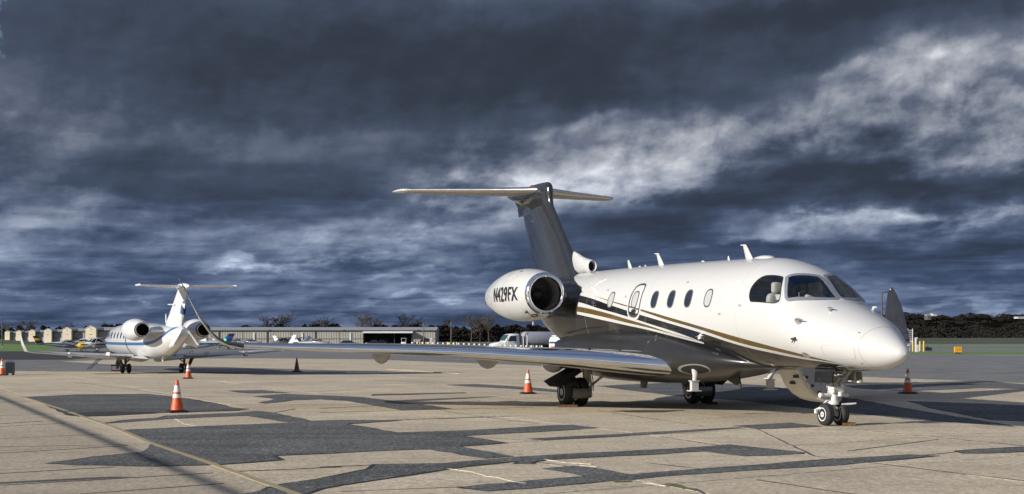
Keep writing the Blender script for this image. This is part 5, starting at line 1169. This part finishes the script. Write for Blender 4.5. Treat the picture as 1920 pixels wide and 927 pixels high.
lamp_post(4, 300, 591, .35, 'dark lamp post at the left edge of the photo', -1)
p = at(1796, 178); sg_ = empty('taxiway_sign', p, R(6)); tag(sg_, 'square yellow taxiway sign with a black dot on the grass at right', 'sign')
MB().box((0, 0, .52), (.92, .22, .72)).build('panel', AMBER, sg_, smooth=0); MB().box((0, 0, .10), (.8, .12, .2)).build('legs', STEEL, sg_, smooth=0)
q = MB(); q.prism([(.18, -.115, .42), (.34, -.115, .52), (.18, -.115, .62)], (0, -.006, 0)); q.build('arrow', BLACK, sg_, smooth=0)
q = MB(); [q.box((-.18, -.114, .34+.09*k), (.22-.03*(k % 2), .006, .03)) for k in range(5)]; q.build('lettering', mat('faded_letter', (.45, .20, .02), .6), sg_, smooth=0)
p = at(1706.5, 214); ld = empty('tank_ladder', p); tag(ld, 'white ladder frame beside a small fuel pump right of the jet nose', 'ladder')
q = MB(); [q.tube([(s, 0, .0), (s, 0, 3.55)], .05, 6) for s in (-.35, .38)]; q.build('rail', CARW, ld)
for k in range(8):
    q = MB(); q.tube([(-.35, 0, 1.2+.3*k), (.38, 0, 1.2+.3*k)], .035, 6); q.build('rung', CARW, ld)
MB().box((0, 0, 1.55), (.8, .5, .14)).build('platform', CARW, ld, smooth=0)
p = at(1702.5, 216); pu = empty('fuel_pump', p); tag(pu, 'small pale fuel pump box with red mark at the foot of the ladder', 'fuel pump'); MB().box((0, 0, .55), (.5, .4, 1.1)).build('cabinet', LG, pu, smooth=0); MB().box((.05, -.21, .75), (.25, .03, .3)).build('mark', RED, pu, smooth=0)
p = at(1716.8, 212); wp = empty('white_post', p); tag(wp, 'white bent topped post between two yellow bollards', 'post'); MB().box((0, 0, 1.05), (.20, .18, 2.1)).build('column', CARW, wp, smooth=0); MB().box((.10, 0, 2.12), (.40, .2, .14)).build('head', CARW, wp, smooth=0)
p = at(1720.5, 213); ub = empty('utility_box', p); tag(ub, 'pale grey utility box right of the white post', 'utility box'); MB().box((0, 0, .55), (.38, .4, 1.1)).build('cabinet', LG, ub, smooth=0); MB().box((0, -.21, .75), (.26, .03, .4)).build('door', M_PALE, ub, smooth=0)
p = at(1741, 230); eq = empty('ground_equipment', p); tag(eq, 'low dark equipment lying beside the rightmost bollard', 'equipment'); MB().box((0, 0, .28), (1.0, .5, .5)).build('body', BLACK, eq, smooth=0); MB().box((-.2, 0, .6), (.4, .4, .2)).build('engine', STEEL, eq, smooth=0)
p = at(808.5, 300); wb = empty('wall_cabinet', p); tag(wb, 'tall white cabinet by the corner of the long hangar', 'cabinet'); MB().box((0, 0, .95), (.6, .4, 1.9)).build('case', CARW, wb, smooth=0); MB().box((0, -.21, 1.), (.5, .03, 1.6)).build('door', LG, wb, smooth=0)
# cable on two poles, added out of view to cast a shadow line
A_ = Vector((-15.41, 21.33, 3.0)); dA = Vector((-.429, .903, 0))
def shadow_cable_pole(P, lb):
    r = empty('shadow_cable_pole', (P.x, P.y, 0)); tag(r, lb, 'added pole'); MB().tube([(0, 0, 0), (0, 0, 3.4)], [.12, .09], 10).build('pole', mat('shadow_cable_pole_timber', (.12, .085, .055), .9, var=.3, vscale=3), r); MB().box((0, 0, 2.9), (1.0, .12, .12)).build('shadow_cable_crossarm', MATS['shadow_cable_pole_timber'], r, smooth=0)
P1, P2 = A_-dA*38, A_+dA*46
shadow_cable_pole(P1, 'added timber pole behind the camera holding up the shadow casting cable'); shadow_cable_pole(P2, 'added timber pole beyond the left edge holding up the shadow casting cable')
q = MB(); q.tube([P1+(P2-P1)*(i/24)+Vector((0, 0, -.02*math.sin(math.pi*i/24))) for i in range(25)], .036, 8); tag(q.build('shadow_cable', BLACK), 'thick cable added left of the view to cast a shadow line across the slabs', 'cable')
r = empty('shadow_post', (-9.5, 14.1, 0)); tag(r, 'short post added left of the view to cast a shadow on the slabs', 'post'); MB().box((0, 0, .95), (.16, .16, 1.9)).build('post', GEARG, r, smooth=0); MB().box((0, 0, 1.75), (.4, .05, .3)).build('plate', LG, r, smooth=0)  # post put in beyond the left edge for its shadow alone

# ------------------------------------------------------------------ hill, woods and trees
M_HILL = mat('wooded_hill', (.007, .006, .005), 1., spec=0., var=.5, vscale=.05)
M_BARK = mat('bare_bark', (.045, .036, .028), .9, var=.25, vscale=1.5)
M_BARK2 = mat('pale_bark', (.085, .066, .048), .9, var=.25, vscale=1.5)
M_EVER = mat('dark_evergreen', (.014, .016, .011), .95, spec=.1, var=.35, vscale=.6)
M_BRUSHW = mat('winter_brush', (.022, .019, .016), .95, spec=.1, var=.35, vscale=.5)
def hillz(X, Y):
    k = smooth01((Y-760)/420)*(1-.0*Y); sx = smooth01((X-40)/260)
    return terr(X, Y)-.2+k*(15.5*sx+2.2*math.sin(X*.011+.6)*sx+3.0*smooth01((X+200)/240))
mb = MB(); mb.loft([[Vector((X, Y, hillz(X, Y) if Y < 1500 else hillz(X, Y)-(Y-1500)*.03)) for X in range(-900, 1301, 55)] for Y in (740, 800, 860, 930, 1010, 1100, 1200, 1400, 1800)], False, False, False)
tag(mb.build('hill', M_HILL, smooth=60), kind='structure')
rt = random.Random(11)
def bare_tree_mesh(seed, h, spread, dens, m):
    rr = random.Random(seed); mb = MB()
    def limb(p, d, L, r, lev):
        n = 3; pts = [p]; q = p
        for i in range(n):
            d = (d+Vector((rr.gauss(0, .13), rr.gauss(0, .13), rr.gauss(.03, .07)))).normalized(); q = q+d*L/n; pts.append(q)
        mb.tube(pts, [r*(1-.5*i/n) for i in range(n+1)], 5 if lev < 2 else 3, False)
        if lev >= 4: return
        k = [0, 5, 4, 4][lev] if lev else dens
        for i in range(k):
            t = rr.uniform(.35, 1.) if lev else rr.uniform(.30, 1.)
            b = pts[0]+(pts[-1]-pts[0])*t; az = rr.uniform(0, 2*math.pi); el = rr.uniform(.35, 1.1)
            nd = (d*math.cos(el)+(Vector((math.cos(az), math.sin(az), .25)))*math.sin(el)*spread).normalized()
            limb(b, nd, L*rr.uniform(.42, .68), max(r*.46, .028), lev+1)
    limb(Vector((0, 0, 0)), Vector((0, 0, 1)), h*.55, h*.022, 0)
    return mb.build('trunk', m, None, smooth=0, fix=False)
def ever_mesh(seed, h, w, n, m, sz=.8):
    rr = random.Random(seed); mb = MB()
    for _ in range(n):
        z = rr.random()**.8; az = rr.uniform(0, 6.283); rad = w*(1-z**2.2)**.6*math.sqrt(rr.random())*(.85+.3*math.sin(z*7+az*2+seed))
        c = Vector((math.cos(az)*rad, math.sin(az)*rad, h*(.08+.9*z))); a = norm3((rr.gauss(0, 1), rr.gauss(0, 1), rr.gauss(0, .6))); b = a.orthogonal().normalized(); s = sz*rr.uniform(.5, 1.2)
        mb.add([c-a*s-b*s*.4, c+a*s-b*s*.3, c+a*s*.6+b*s*.5, c-a*s*.7+b*s*.5], [(0, 1, 2, 3)])
    return mb
TREES = [bare_tree_mesh(s, 10, sp, d, m) for s, sp, d, m in ((1, 1., 9, M_BARK), (2, 1.25, 10, M_BARK2), (3, .9, 10, M_BARK), (4, 1.4, 8, M_BARK2))]
used = set()
def put_tree(i, x, Y, top_y, lb, name='bare_tree', wide=1.):
    p = at(x, Y); hh = CAM_H-(top_y-HOR)/FPX*Y-p.z
    r = empty(name, p, rt.uniform(0, 6)); tag(r, lb, 'tree', 'bare winter trees beyond the hangars')
    t = TREES[i] if i not in used else TREES[i].copy()
    if i in used: C.objects.link(t)
    used.add(i); t.parent = r
    k = hh/9.2; r.scale = (k*wide, k*wide, k)
for a in [(0, 528, 420, 585, 'tallest bare tree showing above the middle of the long hangar roof', 1.3), (2, 508, 430, 594, 'bare tree just left of the tallest one above the hangar roof', 1.2), (1, 600, 430, 597, 'bare tree low above the hangar roof right of its centre', 1.3), (3, 622, 430, 600, 'low bare tree above the roof near the blue car', 1.2),
          (1, 697, 420, 589, 'pale bare tree above the open hangar bay', 1.2), (3, 716, 425, 596, 'short bare tree right of the pale one above the bay', 1.2), (2, 760, 420, 590, 'bare tree above the right end of the hangar roof', 1.3), (0, 778, 430, 597, 'bare tree at the hangar gable corner', 1.2),
          (3, 884, 500, 590, 'pale bare tree in the wood left of the engine', 1.1), (1, 917, 500, 591, 'bare tree in the wood directly left of the engine nacelle', 1.1), (0, 900, 505, 592, 'bare tree between the two pale trees left of the engine', 1.1), (2, 843, 520, 597, 'bare tree behind the thin lamp post', 1.),
          (2, 52, 800, 600, 'round bare tree behind the hangar rows at far left', 1.3), (3, 36, 820, 606, 'low bare tree left of the round one at far left', 1.2), (1, 18, 820, 607, 'low bare tree behind the leftmost hangar', 1.2), (0, 208, 420, 604, 'bare tree over the roof beside the white jet engine', 1.4), (1, 125, 500, 607, 'small bare tree over the roof between two cream gables', 1.3)]:
    put_tree(*a[:5], wide=a[5])
for i in range(4):
    if i not in used: bpy.data.objects.remove(TREES[i])
def wood(name, spots, m, n, sz):
    mb = MB()
    for X, Y, z, h, w in spots:
        e = ever_mesh(rt.randrange(9999), h, w, n, m, sz); mb.add([Vector(v)+Vector((X, Y, z)) for v in e.v], e.f)
        mb.tube([(X, Y, z), (X, Y, z+h*.6)], [.25, .1], 3, False)
    return mb.build(name, m, smooth=0, fix=False)
sp = []
for i in range(150):
    Y = rt.uniform(505, 560); x = rt.uniform(800, 1330); X = (x-960)/FPX*Y; sp.append((X, Y, terr(X, Y)-.3, rt.uniform(4.6, 6.6), rt.uniform(3.0, 5.0)))
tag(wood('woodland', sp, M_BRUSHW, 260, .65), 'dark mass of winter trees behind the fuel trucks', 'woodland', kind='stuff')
sp = []
for i in range(60):
    Y = rt.uniform(395, 420); x = rt.choice((rt.uniform(445, 545), rt.uniform(568, 640), rt.uniform(690, 790), rt.uniform(195, 235), rt.uniform(730, 790))); X = (x-960)/FPX*Y; sp.append((X, Y, terr(X, Y)-.3, rt.uniform(4.6, 6.2), rt.uniform(2.4, 4.2)))
for i in range(60):
    Y = rt.uniform(800, 830); x = rt.uniform(-60, 260); X = (x-960)/FPX*Y; sp.append((X, Y, terr(X, Y)-.3, rt.uniform(5, 9.), rt.uniform(2, 4)))
tag(wood('hedgerow', sp, M_EVER, 200, .5), 'dark hedge and bushes showing above the hangar roofs', 'hedge', kind='stuff')
sp = []
for i in range(420):
    Y = 720+560*rt.random()**1.3; x = rt.uniform(1250, 2150); X = (x-960)/FPX*Y; sp.append((X, Y, hillz(X, Y)-.3, rt.uniform(1.8, 3.2)*(1.8 if rt.random() < .06 else 1), rt.uniform(5.0, 10.0)))
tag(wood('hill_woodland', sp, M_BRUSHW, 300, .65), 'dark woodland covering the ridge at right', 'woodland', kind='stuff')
def far_building(x, Y, w, h, ztop_y, m, lb, nm='farm_building'):
    X = (x-960)/FPX*Y; zt = CAM_H-(ztop_y-HOR)/FPX*Y; r = empty(nm, (X, Y, zt-h)); tag(r, lb, 'building')
    MB().box((0, 0, h/2), (w, 6, h)).build('wall', m, r, smooth=0); MB().prism([(-w/2-.3, -3.3, h), (-w/2-.3, 3.3, h), (-w/2-.3, 0, h+h*.3)], (w+.6, 0, 0)).build('roof', M_ROOF, r, smooth=0)
    for k in range(3): MB().box((-w*.3+w*.3*k, -3.03, h*.5), (w*.12, .06, h*.3)).build('window', PANE, r, smooth=0)
far_building(1749.5, 715, 1.7, 1.2, 588.5, SID('far_white', (.5, .5, .5)), 'white box shaped building on the wooded ridge right of the pump')
far_building(1739.5, 712, 1.6, 2.2, 592, SID('far_grey', (.10, .10, .10)), 'grey building just left of the white one on the ridge')
far_building(1913, 720, 4.5, .9, 594.5, SID('far_white', (.5, .5, .5)), 'long pale building at the right photo edge on the ridge')
